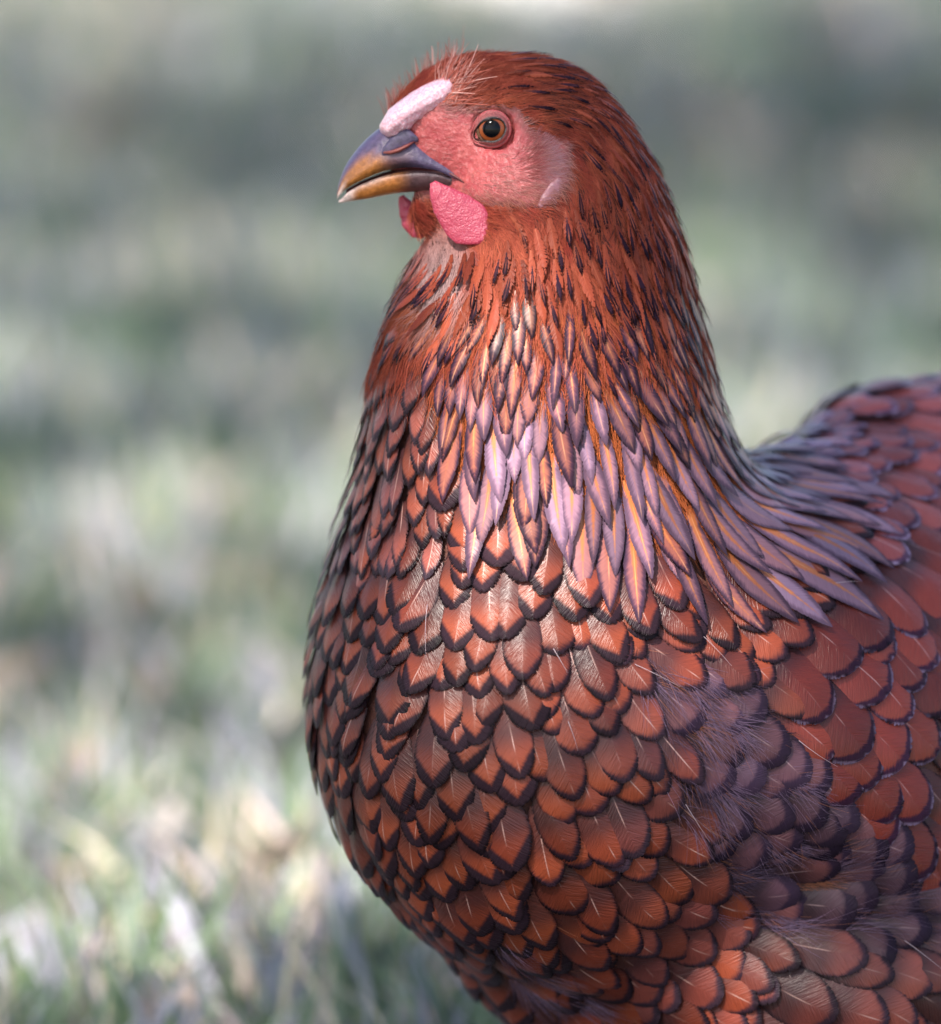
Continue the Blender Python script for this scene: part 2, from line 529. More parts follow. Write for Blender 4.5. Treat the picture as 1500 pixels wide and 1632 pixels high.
def build_litter(n):
    """dry curled leaves and straw bits lying in the lawn"""
    y = 0.25 + 3.7 * rng.random(n) ** 1.1
    x = (rng.random(n) - 0.5) * 2 * (0.7 + 0.18 * y)
    z = ground_z(x, y) + 0.012 + 0.03 * rng.random(n)
    L = (0.012 + 0.018 * rng.random(n)) * (1 + 0.15 * y); B = L * (0.25 + 0.4 * rng.random(n))
    a = rng.random(n) * 6.283
    til = (rng.random(n) - 0.3) * 1.3
    d = np.stack([np.cos(a) * np.cos(til), np.sin(a) * np.cos(til), np.sin(til)], -1)
    s = np.stack([-np.sin(a), np.cos(a), 0 * a], -1)
    nn = np.cross(d, s)
    c = np.stack([x, y, z], -1)
    pts = []
    for u, wf, up in ((-1, 0.1, 0.0), (-0.3, 1, -0.12), (0.4, 0.8, -0.1), (1, 0.08, 0.15)):
        for q in (-1, 0, 1):
            pts.append(c + d * (u * L)[:, None] + s * (q * wf * B)[:, None] + nn * ((up + 0.25 * q * q) * L)[:, None])
    V = np.stack(pts, 1)
    q = []
    for r in range(3):
        for k in range(2):
            q.append([r * 3 + k, r * 3 + k + 1, r * 3 + k + 4, r * 3 + k + 3])
    F = (np.arange(n)[:, None, None] * 12 + np.array(q)[None]).reshape(-1, 4)
    cols = np.array([[0.50, 0.33, 0.26], [0.55, 0.45, 0.36], [0.45, 0.33, 0.26], [0.62, 0.55, 0.50]])
    cc = cols[rng.integers(0, 4, n)] * (0.5 + 0.4 * rng.random((n, 1)))
    me = new_mesh('dry_leaves', V.reshape(-1, 3), F, bpy.data.materials['grass_blade'], True)
    set_attr(me, 'tint', 'FLOAT_COLOR', 'POINT', np.repeat(np.concatenate([cc, np.ones((n, 1))], 1), 12, 0))
    o = add_obj('dry_leaves', me)
    o['kind'] = 'stuff'


build_litter(800)


def build_pale_strip():
    g = NT('pale_ground')
    tc = g.n('ShaderNodeTexCoord').outputs['Object']
    n1 = g.noise(tc, 60.0, 4.0); n2 = g.noise(tc, 2.0, 3.0)
    col = g.mix(n1, (0.48, 0.46, 0.45), (0.72, 0.69, 0.68))
    col = g.mix(g.math('MULTIPLY', g.step(0.4, 0.7, n2), 0.5), col, (0.30, 0.29, 0.24))
    g.set(Base_Color=col, Roughness=0.9)
    g.bump(n1, 0.6, 0.02)
    xs = np.linspace(-14, 14, 561)
    near = pale_strip_edge(xs)
    far = 6.2 + 0.2 * np.sin(xs * 1.1 + 1)
    V = []
    for t in (0, 0.03, 0.97, 1.0):
        yy = near * (1 - t) + far * t
        V.append(np.stack([xs, yy, np.full_like(xs, 0.002 if t in (0, 1.0) else 0.03) + ground_z(xs, yy)], -1))
    V = np.concatenate(V)
    n = len(xs)
    k = np.arange(n - 1)
    F = np.concatenate([np.stack([r * n + k, r * n + k + 1, (r + 1) * n + k + 1, (r + 1) * n + k], -1) for r in range(3)])
    o = add_obj('pale_strip', new_mesh('pale_strip', V, F, g.m, True))
    o['kind'] = 'structure'


build_pale_strip()


def build_tree():
    """unseen leafy tree, added to shade the lawn and the hen"""
    r2 = np.random.default_rng(5)
    root = bpy.data.objects.new('added_shade_tree', None)
    COL.objects.link(root)
    root.location = TREE_AT
    root['label'] = 'unseen tall leafy tree added to shade the lawn and the hen'
    root['category'] = 'tree'
    bark = NT('grey_bark')
    tc = bark.n('ShaderNodeTexCoord').outputs['Object']
    nb = bark.noise(tc, 14.0, 5.0)
    bark.set(Base_Color=bark.mix(nb, (0.05, 0.035, 0.025), (0.16, 0.12, 0.09)), Roughness=0.9)
    bark.bump(nb, 0.9, 0.03)
    V, F = [], []

    def stem(p0, p1, r0, r1, seg=9, bend=0.12):
        p0, p1 = np.array(p0, float), np.array(p1, float)
        if r0 < 0.1:  # thin branches left out where they would block a sun spot
            q_ = p0 + (p1 - p0) * np.linspace(0, 1, 30)[:, None] + np.array(TREE_AT)
            tsv = np.array(to_sun)
            for gx_, gy_, gz_, gr_ in SUN_SPOTS:
                rel = q_ - np.array([gx_, gy_, gz_])
                if (np.linalg.norm(rel - (rel @ tsv)[:, None] * tsv, axis=-1) < gr_ * 0.6 + 0.06).any():
                    return
        b = len(V)
        d = unit(p1 - p0); a = unit(np.cross(d, [0.3, 0.9, 0.1])); c = np.cross(d, a)
        off = (a * r2.normal() + c * r2.normal()) * bend
        for k in range(6):
            t = k / 5
            m = p0 + (p1 - p0) * t + off * math.sin(math.pi * t)
            r = r0 + (r1 - r0) * t
            for j in range(seg):
                w = 2 * math.pi * j / seg
                V.append(m + (a * math.cos(w) + c * math.sin(w)) * r)
        for k in range(5):
            for j in range(seg):
                F.append([b + k * seg + j, b + k * seg + (j + 1) % seg, b + (k + 1) * seg + (j + 1) % seg, b + (k + 1) * seg + j])
    stem((0, 0, -0.05), (0.1, 0.1, 3.2), 0.26, 0.17)
    ends = []
    for k in range(11):
        a = k * 2.4; el = r2.uniform(0.25, 1.2)
        e = np.array([math.cos(a) * math.cos(el) * 2.5, math.sin(a) * math.cos(el) * 2.5, 3.0 + math.sin(el) * 2.6 + 0.6])
        stem((0.1, 0.1, r2.uniform(2.4, 3.2)), e, 0.09, 0.025, 7, 0.25)
        ends.append(e)
        for q in range(3):
            e2 = e + r2.normal(0, 0.7, 3)
            stem(e * 0.75 + np.array([0.1, 0.1, 3.0]) * 0.25, e2, 0.035, 0.01, 5, 0.15)
            ends.append(e2)
    add_obj('trunk', new_mesh('trunk', V, F, bark.m, True), root)
    n = TREE_LEAVES
    ends = np.array(ends)
    c = ends[r2.integers(0, len(ends), n)] + r2.normal(0, 0.48, (n, 3))
    # extra leaves added in the sun's line to shade the hen's neck
    for tx_, ty_, tz_, high in SHADE_LEAVES:
        c = np.concatenate([c, np.array([tx_, ty_, tz_]) - np.array(TREE_AT) + np.array(to_sun) * high + r2.normal(0, 0.10, (170, 3))])
    n = len(c)
    d = unit(r2.normal(0, 1, (n, 3))); s_ = unit(np.cross(d, r2.normal(0, 1, (n, 3))))
    # leaves removed along the sun's line so that it lights these spots
    wp_ = c + np.array(TREE_AT)
    open_ = np.zeros(n, bool)
    tsv = np.array(to_sun)
    for gx_, gy_, gz_, gr_ in SUN_SPOTS:
        rel = wp_ - np.array([gx_, gy_, gz_])
        along = rel @ tsv
        open_ |= np.linalg.norm(rel - along[:, None] * tsv, axis=-1) < gr_
    c, d, s_ = c[~open_], d[~open_], s_[~open_]
    n = len(c)
    L = r2.uniform(0.05, 0.085, (n, 1)); B = L * 0.45
    nn = np.cross(d, s_)
    P4 = np.stack([c - d * L, c + s_ * B + nn * L * 0.15, c + d * L, c - s_ * B + nn * L * 0.15], 1)
    q = np.arange(n)[:, None] * 4
    FF = np.concatenate([np.concatenate([q, q + 1, q + 2], 1), np.concatenate([q, q + 2, q + 3], 1)])
    me = new_mesh('crown', P4.reshape(-1, 3), FF, bpy.data.materials['grass_blade'])
    col = np.array([[0.05, 0.09, 0.025]]) * r2.uniform(0.6, 1.5, (n, 1))
    set_attr(me, 'tint', 'FLOAT_COLOR', 'POINT', np.repeat(np.concatenate([col, np.ones((n, 1))], 1), 4, 0))
    add_obj('crown', me, root)


TREE_AT = (-3.0, -1.8, 0.0)
TREE_LEAVES = 18000
SHADE_LEAVES = [(-0.02, -0.03, 0.345, 6.2)]
SUN_SPOTS = [(-0.33, 0.54, 0, 0.21), (-0.05, 0.52, 0, 0.11), (0.12, 0.5, 0, 0.07), (-0.26, 0.38, 0, 0.10), (-0.2, 0.85, 0, 0.08), (-0.45, 1.0, 0, 0.09), (0.10, 3.85, 0, 0.30), (-0.62, 3.9, 0, 0.22), (0.45, 2.5, 0, 0.12), (-0.018, -0.012, 0.400, 0.040), (0.024, -0.04, 0.300, 0.066)]
build_tree()

# ------------------------------------------------------------------ the hen's body as one smooth volume
YAW = math.radians(40)
AX_R = np.array([math.cos(YAW), math.sin(YAW), 0.0])       # towards the tail
AX_N = np.array([math.sin(YAW), -math.cos(YAW), 0.0])      # towards the near flank
AX_Z = np.array([0.0, 0.0, 1.0])
PRIMS = []


def ell(px, py, d, axes, radii, k=30):
    PRIMS.append(('e', W(px, py, d), np.stack(axes), np.array(radii, float) * S, k * S))


def tilt(deg):
    a = math.radians(deg)
    r = AX_R * math.cos(a) + AX_Z * math.sin(a)
    return (r, AX_N, -AX_R * math.sin(a) + AX_Z * math.cos(a))


def lean(deg, inward, side):
    """wing axes: along the body, outwards, up - the upper edge leaning in over the back"""
    r, n, z = tilt(deg)
    b = math.radians(inward)
    return (r, n * side * math.cos(b) + z * math.sin(b), z * math.cos(b) - n * side * math.sin(b))


CAMAX = (RT, FW, UP)


def cone(p0, p1, k=30, ds=0.9):
    PRIMS.append(('c', W(*p0[:3]), W(*p1[:3]), p0[3] * S, p1[3] * S, k * S, ds))


TX, TY, TD = 1225, 1190, 370
ell(TX, TY, TD, tilt(-5), (770, 375, 430), 60)                # trunk
ell(884, 1095, 130, (RT, FW, UP), (388, 300, 400), 190)        # breast
ell(1310, 850, 440, tilt(6), (430, 240, 160), 60)             # back
ell(1105, 1400, 250, CAMAX, (420, 260, 322), 50)              # belly
ell(1400, 704, 600, CAMAX, (118, 130, 90), 40)
ell(1540, 782, 690, tilt(2), (370, 270, 188), 50)            # tail cushion
ell(1320, 1560, 180, CAMAX, (330, 220, 240), 60)              # near thigh fluff
ell(1320, 1560, 560, CAMAX, (330, 220, 240), 60)
ell(1450, 1150, 196, lean(-14, 25, 1), (400, 150, 310), 120)           # folded wing, near side
ell(1050, 1150, 544, lean(-14, 25, -1), (400, 150, 310), 120)           # folded wing, far side
N_TORSO = len(PRIMS)
neck = [(862, 960, 120, 255), (856, 840, 100, 262), (866, 700, 70, 268), (866, 600, 48, 246), (872, 540, 40, 222),
        (880, 485, 32, 200), (899, 430, 24, 173), (888, 375, 16, 162), (887, 320, 10, 146), (870, 240, 2, 120)]
neck = [tuple(v) for v in curve(neck, 30)]
for a, b in zip(neck[:-1], neck[1:]):
    cone(a, b, 40)
ell(795, 190, 0, CAMAX, (165, 82, 106), 25)                   # skull
ell(860, 216, 0, CAMAX, (106, 88, 112), 30)
cone((770, 230, 0, 82), (655, 243, 0, 42), 22, 0.86)          # face towards the beak
cone((820, 285, -4, 78), (690, 292, 0, 26), 22, 0.82)         # cheek and jaw
cone((830, 330, 6, 86), (690, 334, 4, 34), 25, 0.75)          # throat
cone((660, 190, 0, 34), (720, 160, 0, 50), 15, 0.9)           # forehead


def blend(a, b, k):
    h = np.clip(0.5 + 0.5 * (a - b) / k, 0, 1)
    return a + (b - a) * h - k * h * (1 - h)


def sdf(P):
    parts = [None, None]                  # the trunk, and the neck with the head
    for n_, p in enumerate(PRIMS):
        if p[0] == 'e':
            q = (P - p[1]) @ p[2].T
            r = p[3]
            k0 = np.linalg.norm(q / r, axis=-1)
            k1 = np.linalg.norm(q / (r * r), axis=-1) + 1e-9
            d = k0 * (k0 - 1.0) / k1
            k = p[4]
        else:
            a, b, ra, rb, k, ds = p[1:]
            cam_q = np.stack([(P - a) @ RT, (P - a) @ FW / ds, (P - a) @ UP], -1)
            bb = np.array([(b - a) @ RT, (b - a) @ FW / ds, (b - a) @ UP])
            t = np.clip(cam_q @ bb / (bb @ bb), 0, 1)
            d = np.linalg.norm(cam_q - t[..., None] * bb, axis=-1) - (ra + (rb - ra) * t)
        i = 0 if n_ < N_TORSO else 1
        parts[i] = d if parts[i] is None else blend(parts[i], d, k)
    return blend(parts[0], parts[1], 150 * S)


def grad(P, e=4e-4):
    g = np.stack([sdf(P + np.eye(3)[i] * e) - sdf(P - np.eye(3)[i] * e) for i in range(3)], -1)
    return unit(g)


def snap(P, it=3):
    for _ in range(it):
        n = grad(P)
        P = P - n * sdf(P)[..., None] * 0.95
    return P


def surf(px, py):
    """first surface point under photograph positions (sphere tracing), its normal, and whether it was hit"""
    px = np.atleast_1d(np.asarray(px, float)); py = np.atleast_1d(np.asarray(py, float))
    tgt = W(px, py, 0 * px)
    dr = unit(tgt - CAMPOS)
    t = np.full(len(px), DIST - 0.25)
    for _ in range(90):
        d = sdf(CAMPOS + dr * t[:, None])
        t = np.minimum(t + d * 0.8, DIST + 0.6)
    P = CAMPOS + dr * t[:, None]
    ok = np.abs(sdf(P)) < 2e-3
    P[~ok] = snap(tgt[~ok] + FW * 0.0, 12) if (~ok).any() else P[~ok]
    return P, grad(P), ok


def surface_nets():
    zsplit = W(800, 480, 0)[2]
    xs = np.concatenate([np.arange(-0.062, 0.075, 0.0017), np.arange(0.075, 0.33, 0.0034)])
    ys = np.concatenate([np.arange(-0.13, -0.045, 0.0034), np.arange(-0.045, 0.045, 0.0017), np.arange(0.045, 0.36, 0.0036)])
    zs = np.concatenate([np.arange(0.03, zsplit - 0.08, 0.0034), np.arange(zsplit - 0.08, 0.45, 0.0017)])
    nx, ny, nz = len(xs), len(ys), len(zs)
    G = np.empty((nx, ny, nz), np.float32)
    for i in range(nx):
        Y, Z = np.meshgrid(ys, zs, indexing='ij')
        G[i] = sdf(np.stack([np.full_like(Y, xs[i]), Y, Z], -1).reshape(-1, 3)).reshape(ny, nz)
    ins = G < 0
    c8 = [ins[a:nx - 1 + a, b:ny - 1 + b, c:nz - 1 + c] for a in (0, 1) for b in (0, 1) for c in (0, 1)]
    cnt = sum(c.astype(np.int8) for c in c8)
    act = (cnt > 0) & (cnt < 8)
    I, J, K = np.nonzero(act)
    ids = np.full(act.shape, -1, np.int64)
    ids[I, J, K] = np.arange(len(I))
    acc = np.zeros((len(I), 3)); num = np.zeros(len(I))
    corners = [(a, b, c) for a in (0, 1) for b in (0, 1) for c in (0, 1)]
    for p in corners:
        for ax in range(3):
            if p[ax] == 1:
                continue
            q = list(p); q[ax] = 1
            fp = G[I + p[0], J + p[1], K + p[2]]; fq = G[I + q[0], J + q[1], K + q[2]]
            m = (fp < 0) != (fq < 0)
            t = np.where(m, fp / (fp - fq + 1e-20), 0)
            A = np.stack([xs[I + p[0]], ys[J + p[1]], zs[K + p[2]]], -1)
            B = np.stack([xs[I + q[0]], ys[J + q[1]], zs[K + q[2]]], -1)
            acc += np.where(m[:, None], A + (B - A) * t[:, None], 0); num += m
    V = acc / np.maximum(num, 1)[:, None]
    faces = []
    # edges along x, y and z
    for ax in range(3):
        sl0 = [slice(1, -1)] * 3; sl1 = [slice(1, -1)] * 3
        sl0[ax] = slice(0, -1); sl1[ax] = slice(1, None)
        a = ins[tuple(sl0)]; b = ins[tuple(sl1)]
        i, j, k = np.nonzero(a != b)
        flip = ~a[i, j, k]
        off = [1, 1, 1]; off[ax] = 0
        i, j, k = i + off[0], j + off[1], k + off[2]
        u, v = [(1, 2), (2, 0), (0, 1)][ax]

        def cid(du, dv):
            o = [0, 0, 0]; o[u] = du; o[v] = dv
            return ids[i + o[0], j + o[1], k + o[2]]
        q = np.stack([cid(-1, -1), cid(0, -1), cid(0, 0), cid(-1, 0)], -1)
        q[flip] = q[flip][:, ::-1]
        faces.append(q)
    F = np.concatenate(faces)
    F = F[(F >= 0).all(1)]
    return snap(V, 2), F


BV, BF = surface_nets()
BN = grad(BV)
HEN_AT = np.array([W(TX, TY, TD)[0], W(TX, TY, TD)[1], 0.0])
hen = bpy.data.objects.new('hen', None)
COL.objects.link(hen)
hen.location = HEN_AT
hen.empty_display_size = 0.1
hen['label'] = 'rust red hen with black laced feathers and pink face standing on the grass'
hen['category'] = 'hen'


def hen_part(name, me, parent=hen):
    return add_obj(name, me, parent)


FACE = [(606, 205), (640, 170), (690, 155), (712, 172), (745, 178), (780, 172), (822, 178), (838, 205), (850, 215), (905, 225), (905, 290),
        (872, 325), (815, 322), (760, 322), (690, 312), (640, 305), (610, 290)]
bx, by, bd = project(BV)
skin = sstep(-14, 16, poly_dist(FACE, bx, by) + 6 * np.sin(bx * 0.35) * np.sin(by * 0.4)) * (bd < 120)
EYE_HOLE = 24 * S * sstep(36, 27, np.hypot(bx - 786, by - 205)) * (bd < 0)
sink = EYE_HOLE + sstep(0.35, 0.0, skin) * (0.0006 + 0.0020 * sstep(380, 620, by)) * (BV[:, 2] > 0.02)
me = new_mesh('body', BV - BN * sink[:, None] - HEN_AT, BF, M_BODY, True)
set_attr(me, 'skin', 'FLOAT', 'POINT', skin)
hen_part('body', me)

# ------------------------------------------------------------------ plumage flow and regions
CTRL = [(720, 240, 1, .1), (760, 260, 1, .25), (800, 285, 1, .2), (850, 300, 1, -.1), (740, 312, .9, .45), (800, 330, 1, .4), (690, 335, .8, .6), (660, 325, .5, .8), (740, 205, 1, -.25), (830, 240, 1, -.1),
        # photograph x, y, direction of the feathers there
    (720, 100, .8, -.5), (800, 92, 1, -.05), (760, 140, .85, -.5), (870, 120, 1, .2), (870, 180, 1, .15), (950, 150, .8, .5), (1000, 210, .55, .85),
    (940, 230, .6, .8), (1040, 300, .3, 1), (940, 330, .1, 1), (870, 360, .1, 1), (1080, 420, .15, 1), (980, 420, .2, 1), (900, 430, .05, 1),
    (820, 380, .15, 1), (780, 440, -.1, 1), (720, 400, -.05, 1), (700, 460, -.6, .9), (665, 480, -.7, .8), (740, 520, -.4, .9), (640, 540, -.4, 1),
    (820, 500, -.1, 1), (900, 520, .1, 1), (980, 500, .3, 1), (1050, 520, .3, 1), (1100, 540, .25, 1),
    (800, 600, -.02, 1), (900, 620, .05, 1), (980, 640, .3, 1), (1060, 640, .38, 1), (1120, 640, .35, 1),
    (720, 640, -.15, 1), (640, 640, -.15, 1), (600, 700, -.12, 1), (800, 800, .04, 1), (700, 800, .0, 1), (870, 780, .08, 1), (950, 780, .1, 1), (1040, 760, .22, 1),
    (1100, 760, .38, 1), (1150, 740, .5, 1), (1180, 720, .75, .6), (1200, 790, .8, .6), (1180, 880, .72, .72), (1100, 900, .4, 1), (1130, 960, .55, .8),
    (1250, 740, 1, .2), (1260, 850, .85, .5), (950, 900, .08, 1), (1020, 930, .15, 1),
    (560, 880, -.05, 1), (600, 950, .0, 1), (700, 950, .05, 1), (800, 960, .12, 1), (530, 1060, .05, 1), (620, 1100, .05, 1), (720, 1100, .15, 1), (850, 1100, .2, 1),
    (960, 1100, .4, 1), (520, 1180, .2, 1), (570, 1280, .35, 1), (650, 1250, .2, 1), (760, 1250, .25, 1), (880, 1250, .3, 1), (980, 1230, .5, .9), (1060, 1250, .7, .7),
    (640, 1400, .5, .9), (740, 1380, .4, 1), (850, 1380, .4, .9), (980, 1380, .6, .8), (1060, 1400, .8, .6), (760, 1540, .5, 1), (880, 1500, .6, .8), (1000, 1500, .75, .65),
    (1150, 1510, .95, .4), (1350, 1530, 1, .2), (1440, 1580, .9, .4), (1100, 1600, .9, .5), (1250, 1400, .95, -.15), (1380, 1400, 1, -.3), (1200, 1320, .9, .15),
    (1050, 1030, .8, .6), (1100, 1130, .8, .6), (1180, 1200, .8, .5), (1200, 1080, .75, .65),
    (1270, 960, .8, .6), (1370, 970, .7, .75), (1460, 980, .7, .75), (1350, 860, .9, .5), (1450, 860, .9, .5), (1330, 1080, .65, .8), (1440, 1100, .65, .8),
    (1400, 1200, .65, .75), (1300, 1260, .7, .65), (1460, 1330, .6, .8), (1480, 1200, .6, .8),
    (1300, 690, .9, .25), (1380, 640, 1, .15), (1460, 620, 1, .2), (1420, 700, .95, .3), (1360, 740, .95, .3), (1480, 740, .9, .4), (1440, 790, .9, .4), (1300, 780, .95, .3),
    (1600, 1000, .8, .6), (1600, 1300, .8, .6), (1700, 800, 1, .1), (1650, 1500, .9, .4)]
CTRL = np.array(CTRL)
CP, CN, _ok = surf(CTRL[:, 0], CTRL[:, 1])
VIEW = unit(CP - CAMPOS)
dirs = CTRL[:, 2:3] * RT - CTRL[:, 3:4] * UP
nv_ = np.sum(CN * VIEW, -1)
nv_ = np.where(np.abs(nv_) < 0.3, -0.3, nv_)
dirs = dirs - VIEW * (np.sum(dirs * CN, -1) / nv_)[:, None]
CT = unit(dirs - CN * np.sum(dirs * CN, -1, keepdims=True))
# the far flank: the same directions mirrored across the hen's own long axis
mid = W(TX, TY, TD)
MP = CP - 2 * np.outer((CP - mid) @ AX_N, AX_N)
MT = CT - 2 * np.outer(CT @ AX_N, AX_N)
body_only = (CTRL[:, 1] > 850)
CP2 = np.concatenate([CP, MP[body_only]]); CT2 = np.concatenate([CT, MT[body_only]])


def flow(P, N):
    d2 = ((P[:, None, :] - CP2[None]) ** 2).sum(-1)
    w = 1.0 / (d2 + (6e-3) ** 2) ** 2
    t = (w[..., None] * CT2[None]).sum(1)
    t = t - N * np.sum(t * N, -1, keepdims=True)
    return unit(t)


HACK = [(600, 430), (690, 400), (1120, 400), (1175, 690), (1245, 730), (1290, 795), (1225, 850), (1165, 890), (1060, 855), (950, 835), (860, 815), (775, 785), (725, 725), (690, 660), (690, 560), (640, 480)]
LEFTNECK = [(540, 560), (640, 440), (700, 480), (705, 560), (705, 720), (735, 840), (690, 860), (500, 860)]
WING = [(1235, 935), (1290, 880), (1390, 800), (1900, 780), (1900, 1600), (1520, 1480), (1430, 1410), (1330, 1310), (1260, 1220), (1190, 1090), (1195, 1000)]
BACK = [(1165, 680), (1300, 560), (1900, 500), (1900, 830), (1400, 800), (1300, 880), (1330, 830), (1260, 740), (1175, 690)]
FLUFF = [(1000, 1035), (1120, 1015), (1200, 1110), (1290, 1260), (1360, 1350), (1450, 1440), (1500, 1520), (1350, 1490), (1130, 1490), (1085, 1370), (1060, 1260), (1030, 1130)]
UPPER = 430


def regions(P, N):
    px, py, pd = project(P)
    facing = -np.sum(N * unit(P - CAMPOS), -1)
    ok = facing > 0.02
    reg = np.full(len(P), 1)                                         # 1 breast
    neckish = np.zeros(len(P), bool)
    reg[ok & inside(HACK, px, py)] = 0                                # 0 hackle
    reg[ok & inside(LEFTNECK, px, py)] = 5                            # 5 left side of neck
    reg[ok & inside(WING, px, py)] = 2
    reg[ok & inside(BACK, px, py) ] = 4
    reg[ok & inside(FLUFF, px, py)] = 6
    reg[(py < 455 + 110 * (rng.random(len(P)) - 0.25) + 40 * np.sin(px * 0.021)) & (px < 1200)] = 3                                 # 3 upper neck
    reg[(reg == 1) & (py < 500) & (px < 1200)] = 3
    reg[(~ok) & (py > 470) & (py < 950) & (px < 1180)] = 0
    reg[(~ok) & (py < 900) & (px > 1180)] = 4
    return reg, px, py, pd, facing, ok


def region_sizes(reg, px, py):
    """length, width, spacing along and across, in photograph pixels"""
    n = len(reg)
    L = np.zeros(n); Wd = np.zeros(n); sa = np.zeros(n); sc = np.zeros(n)
    t = np.clip((py - 430) / 470, 0, 1)
    rt = sstep(1060, 1220, px) * sstep(640, 760, py)
    h = reg == 0
    L[h] = (80 + 96 * t + 50 * rt)[h]; Wd[h] = (18 + 26 * t + 16 * rt)[h]; sa[h] = (34 + 32 * t + 14 * rt)[h]; sc[h] = (16 + 18 * t + 9 * rt)[h]
    u = np.clip((py - 850) / 700, 0, 1) * np.clip(0.4 + (px - 500) / 500, 0.4, 1)
    b = (reg == 1)
    L[b] = (118 + 40 * u)[b]; Wd[b] = (62 + 25 * u)[b]; sa[b] = (43 + 13 * u)[b]; sc[b] = (40 + 15 * u)[b]
    w = reg == 2
    L[w] = 165; Wd[w] = 108; sa[w] = 70; sc[w] = 74
    s3 = reg == 3
    L[s3] = (52 + 26 * sstep(200, 470, py))[s3]; Wd[s3] = (11 + 6 * sstep(200, 470, py))[s3]; sa[s3] = 34; sc[s3] = (21 - 4 * sstep(200, 470, py) - 4 * sstep(880, 960, px))[s3]
    k = reg == 4
    fr = sstep(1380, 1250, px)
    L[k] = (125 - 20 * fr)[k]; Wd[k] = (82 - 45 * fr)[k]; sa[k] = (55 - 12 * fr)[k]; sc[k] = (58 - 30 * fr)[k]
    l = reg == 5
    L[l] = 100; Wd[l] = 40; sa[l] = 42; sc[l] = 31
    f = reg == 6
    L[f] = 135; Wd[f] = 84; sa[f] = 56; sc[f] = 54
    return L, Wd, sa, sc


# candidate roots: area-weighted random points on the body
tri = np.concatenate([BF[:, [0, 1, 2]], BF[:, [0, 2, 3]]])
tp = BV[tri]
area = np.linalg.norm(np.cross(tp[:, 1] - tp[:, 0], tp[:, 2] - tp[:, 0]), axis=-1) / 2
cum = np.cumsum(area)


def sample_body(n, r=rng):
    k = np.searchsorted(cum, r.random(n) * cum[-1])
    k = np.clip(k, 0, len(tri) - 1)
    a, b = r.random((2, n, 1))
    sw = (a + b) > 1
    a = np.where(sw, 1 - a, a); b = np.where(sw, 1 - b, b)
    T = tp[k]
    return T[:, 0] + a * (T[:, 1] - T[:, 0]) + b * (T[:, 2] - T[:, 0])


def scatter_feathers():
    P = sample_body(60000)
    P = snap(P, 1)
    N = grad(P)
    reg, px, py, pd, facing, ok = regions(P, N)
    T = flow(P, N)
    L, Wd, sa, sc = region_sizes(reg, px, py)
    face = (poly_dist(FACE, px, py) > -22) & (bd.min() < 1e9) & (py < 345)
    bare = face | ((py < 190) & (px < 730)) | ((py < 400) & (px < 800)) | (P[:, 2] < 0.055)
    keep = ~bare
    P, N, T, reg, px, py, L, Wd, sa, sc, ok = [a[keep] for a in (P, N, T, reg, px, py, L, Wd, sa, sc, ok)]
    C = np.cross(N, T)
    alive = np.ones(len(P), bool)
    sel = []
    cell = 0.03
    key = np.floor(P / cell).astype(int)
    buckets = {}
    for i, k in enumerate(map(tuple, key)):
        buckets.setdefault(k, []).append(i)
    buckets = {k: np.array(v) for k, v in buckets.items()}
    for i in range(len(P)):
        if not alive[i]:
            continue
        sel.append(i)
        kx, ky, kz = key[i]
        near = [buckets[q] for q in ((kx + a, ky + b, kz + c) for a in (-1, 0, 1) for b in (-1, 0, 1) for c in (-1, 0, 1)) if q in buckets]
        near = np.concatenate(near)
        d = P[near] - P[i]
        da = (d @ T[i]) / (sa[i] * S); dc = (d @ C[i]) / (sc[i] * S)
        dn = (d @ N[i]) / (60 * S)
        alive[near[(da * da + dc * dc + dn * dn) < 0.62]] = False
    sel = np.array(sel)
    return [a[sel] for a in (P, N, T, reg, px, py, L, Wd, ok)]


FP, FN, FT, FR, FX, FY, FL, FWD, FOK = scatter_feathers()
NF = len(FP)
keepf = np.ones(NF, bool)
keepf[(FR == 3) & (rng.random(NF) < 0.12)] = False
keepf[(FR == 6) & (rng.random(NF) < 0.0)] = False
FP, FN, FT, FR, FX, FY, FL, FWD, FOK = [a[keepf] for a in (FP, FN, FT, FR, FX, FY, FL, FWD, FOK)]
NF = len(FP)
FL = FL * (0.84 + 0.36 * rng.random(NF)) * S
FWD = FWD * (0.80 + 0.42 * rng.random(NF)) * S
FRND = rng.random(NF)
print('feathers', NF, np.bincount(FR))

# spine of each feather follows the body and the flow
NS = 9
yaw = (rng.random(NF) - 0.5) * 0.34
SP = np.zeros((NF, NS, 3)); SN = np.zeros((NF, NS, 3)); ST = np.zeros((NF, NS, 3))
P = FP.copy()
for s in range(NS):
    N = grad(P)
    T = flow(P, N)
    C = np.cross(N, T)
    T = unit(T * np.cos(yaw)[:, None] + C * np.sin(yaw)[:, None])
    SP[:, s] = P; SN[:, s] = N; ST[:, s] = T
    P = P + T * (FL / (NS - 1))[:, None]
    P = snap(P, 1)

sv = np.linspace(-1, 1, NS)
basis = np.stack([np.ones(NS), sv, sv ** 2], -1)
proj_ = basis @ np.linalg.pinv(basis)
SP = np.einsum('ij,fjk->fik', proj_, SP)
SN = unit(np.einsum('ij,fjk->fik', proj_, SN))
deep = sdf(SP.reshape(-1, 3)).reshape(NF, NS)
SP = SP + SN * np.clip(-deep, 0, 0.006)[..., None]
ST = np.gradient(SP, axis=1)
ST = unit(ST - SN * np.sum(ST * SN, -1, keepdims=True))

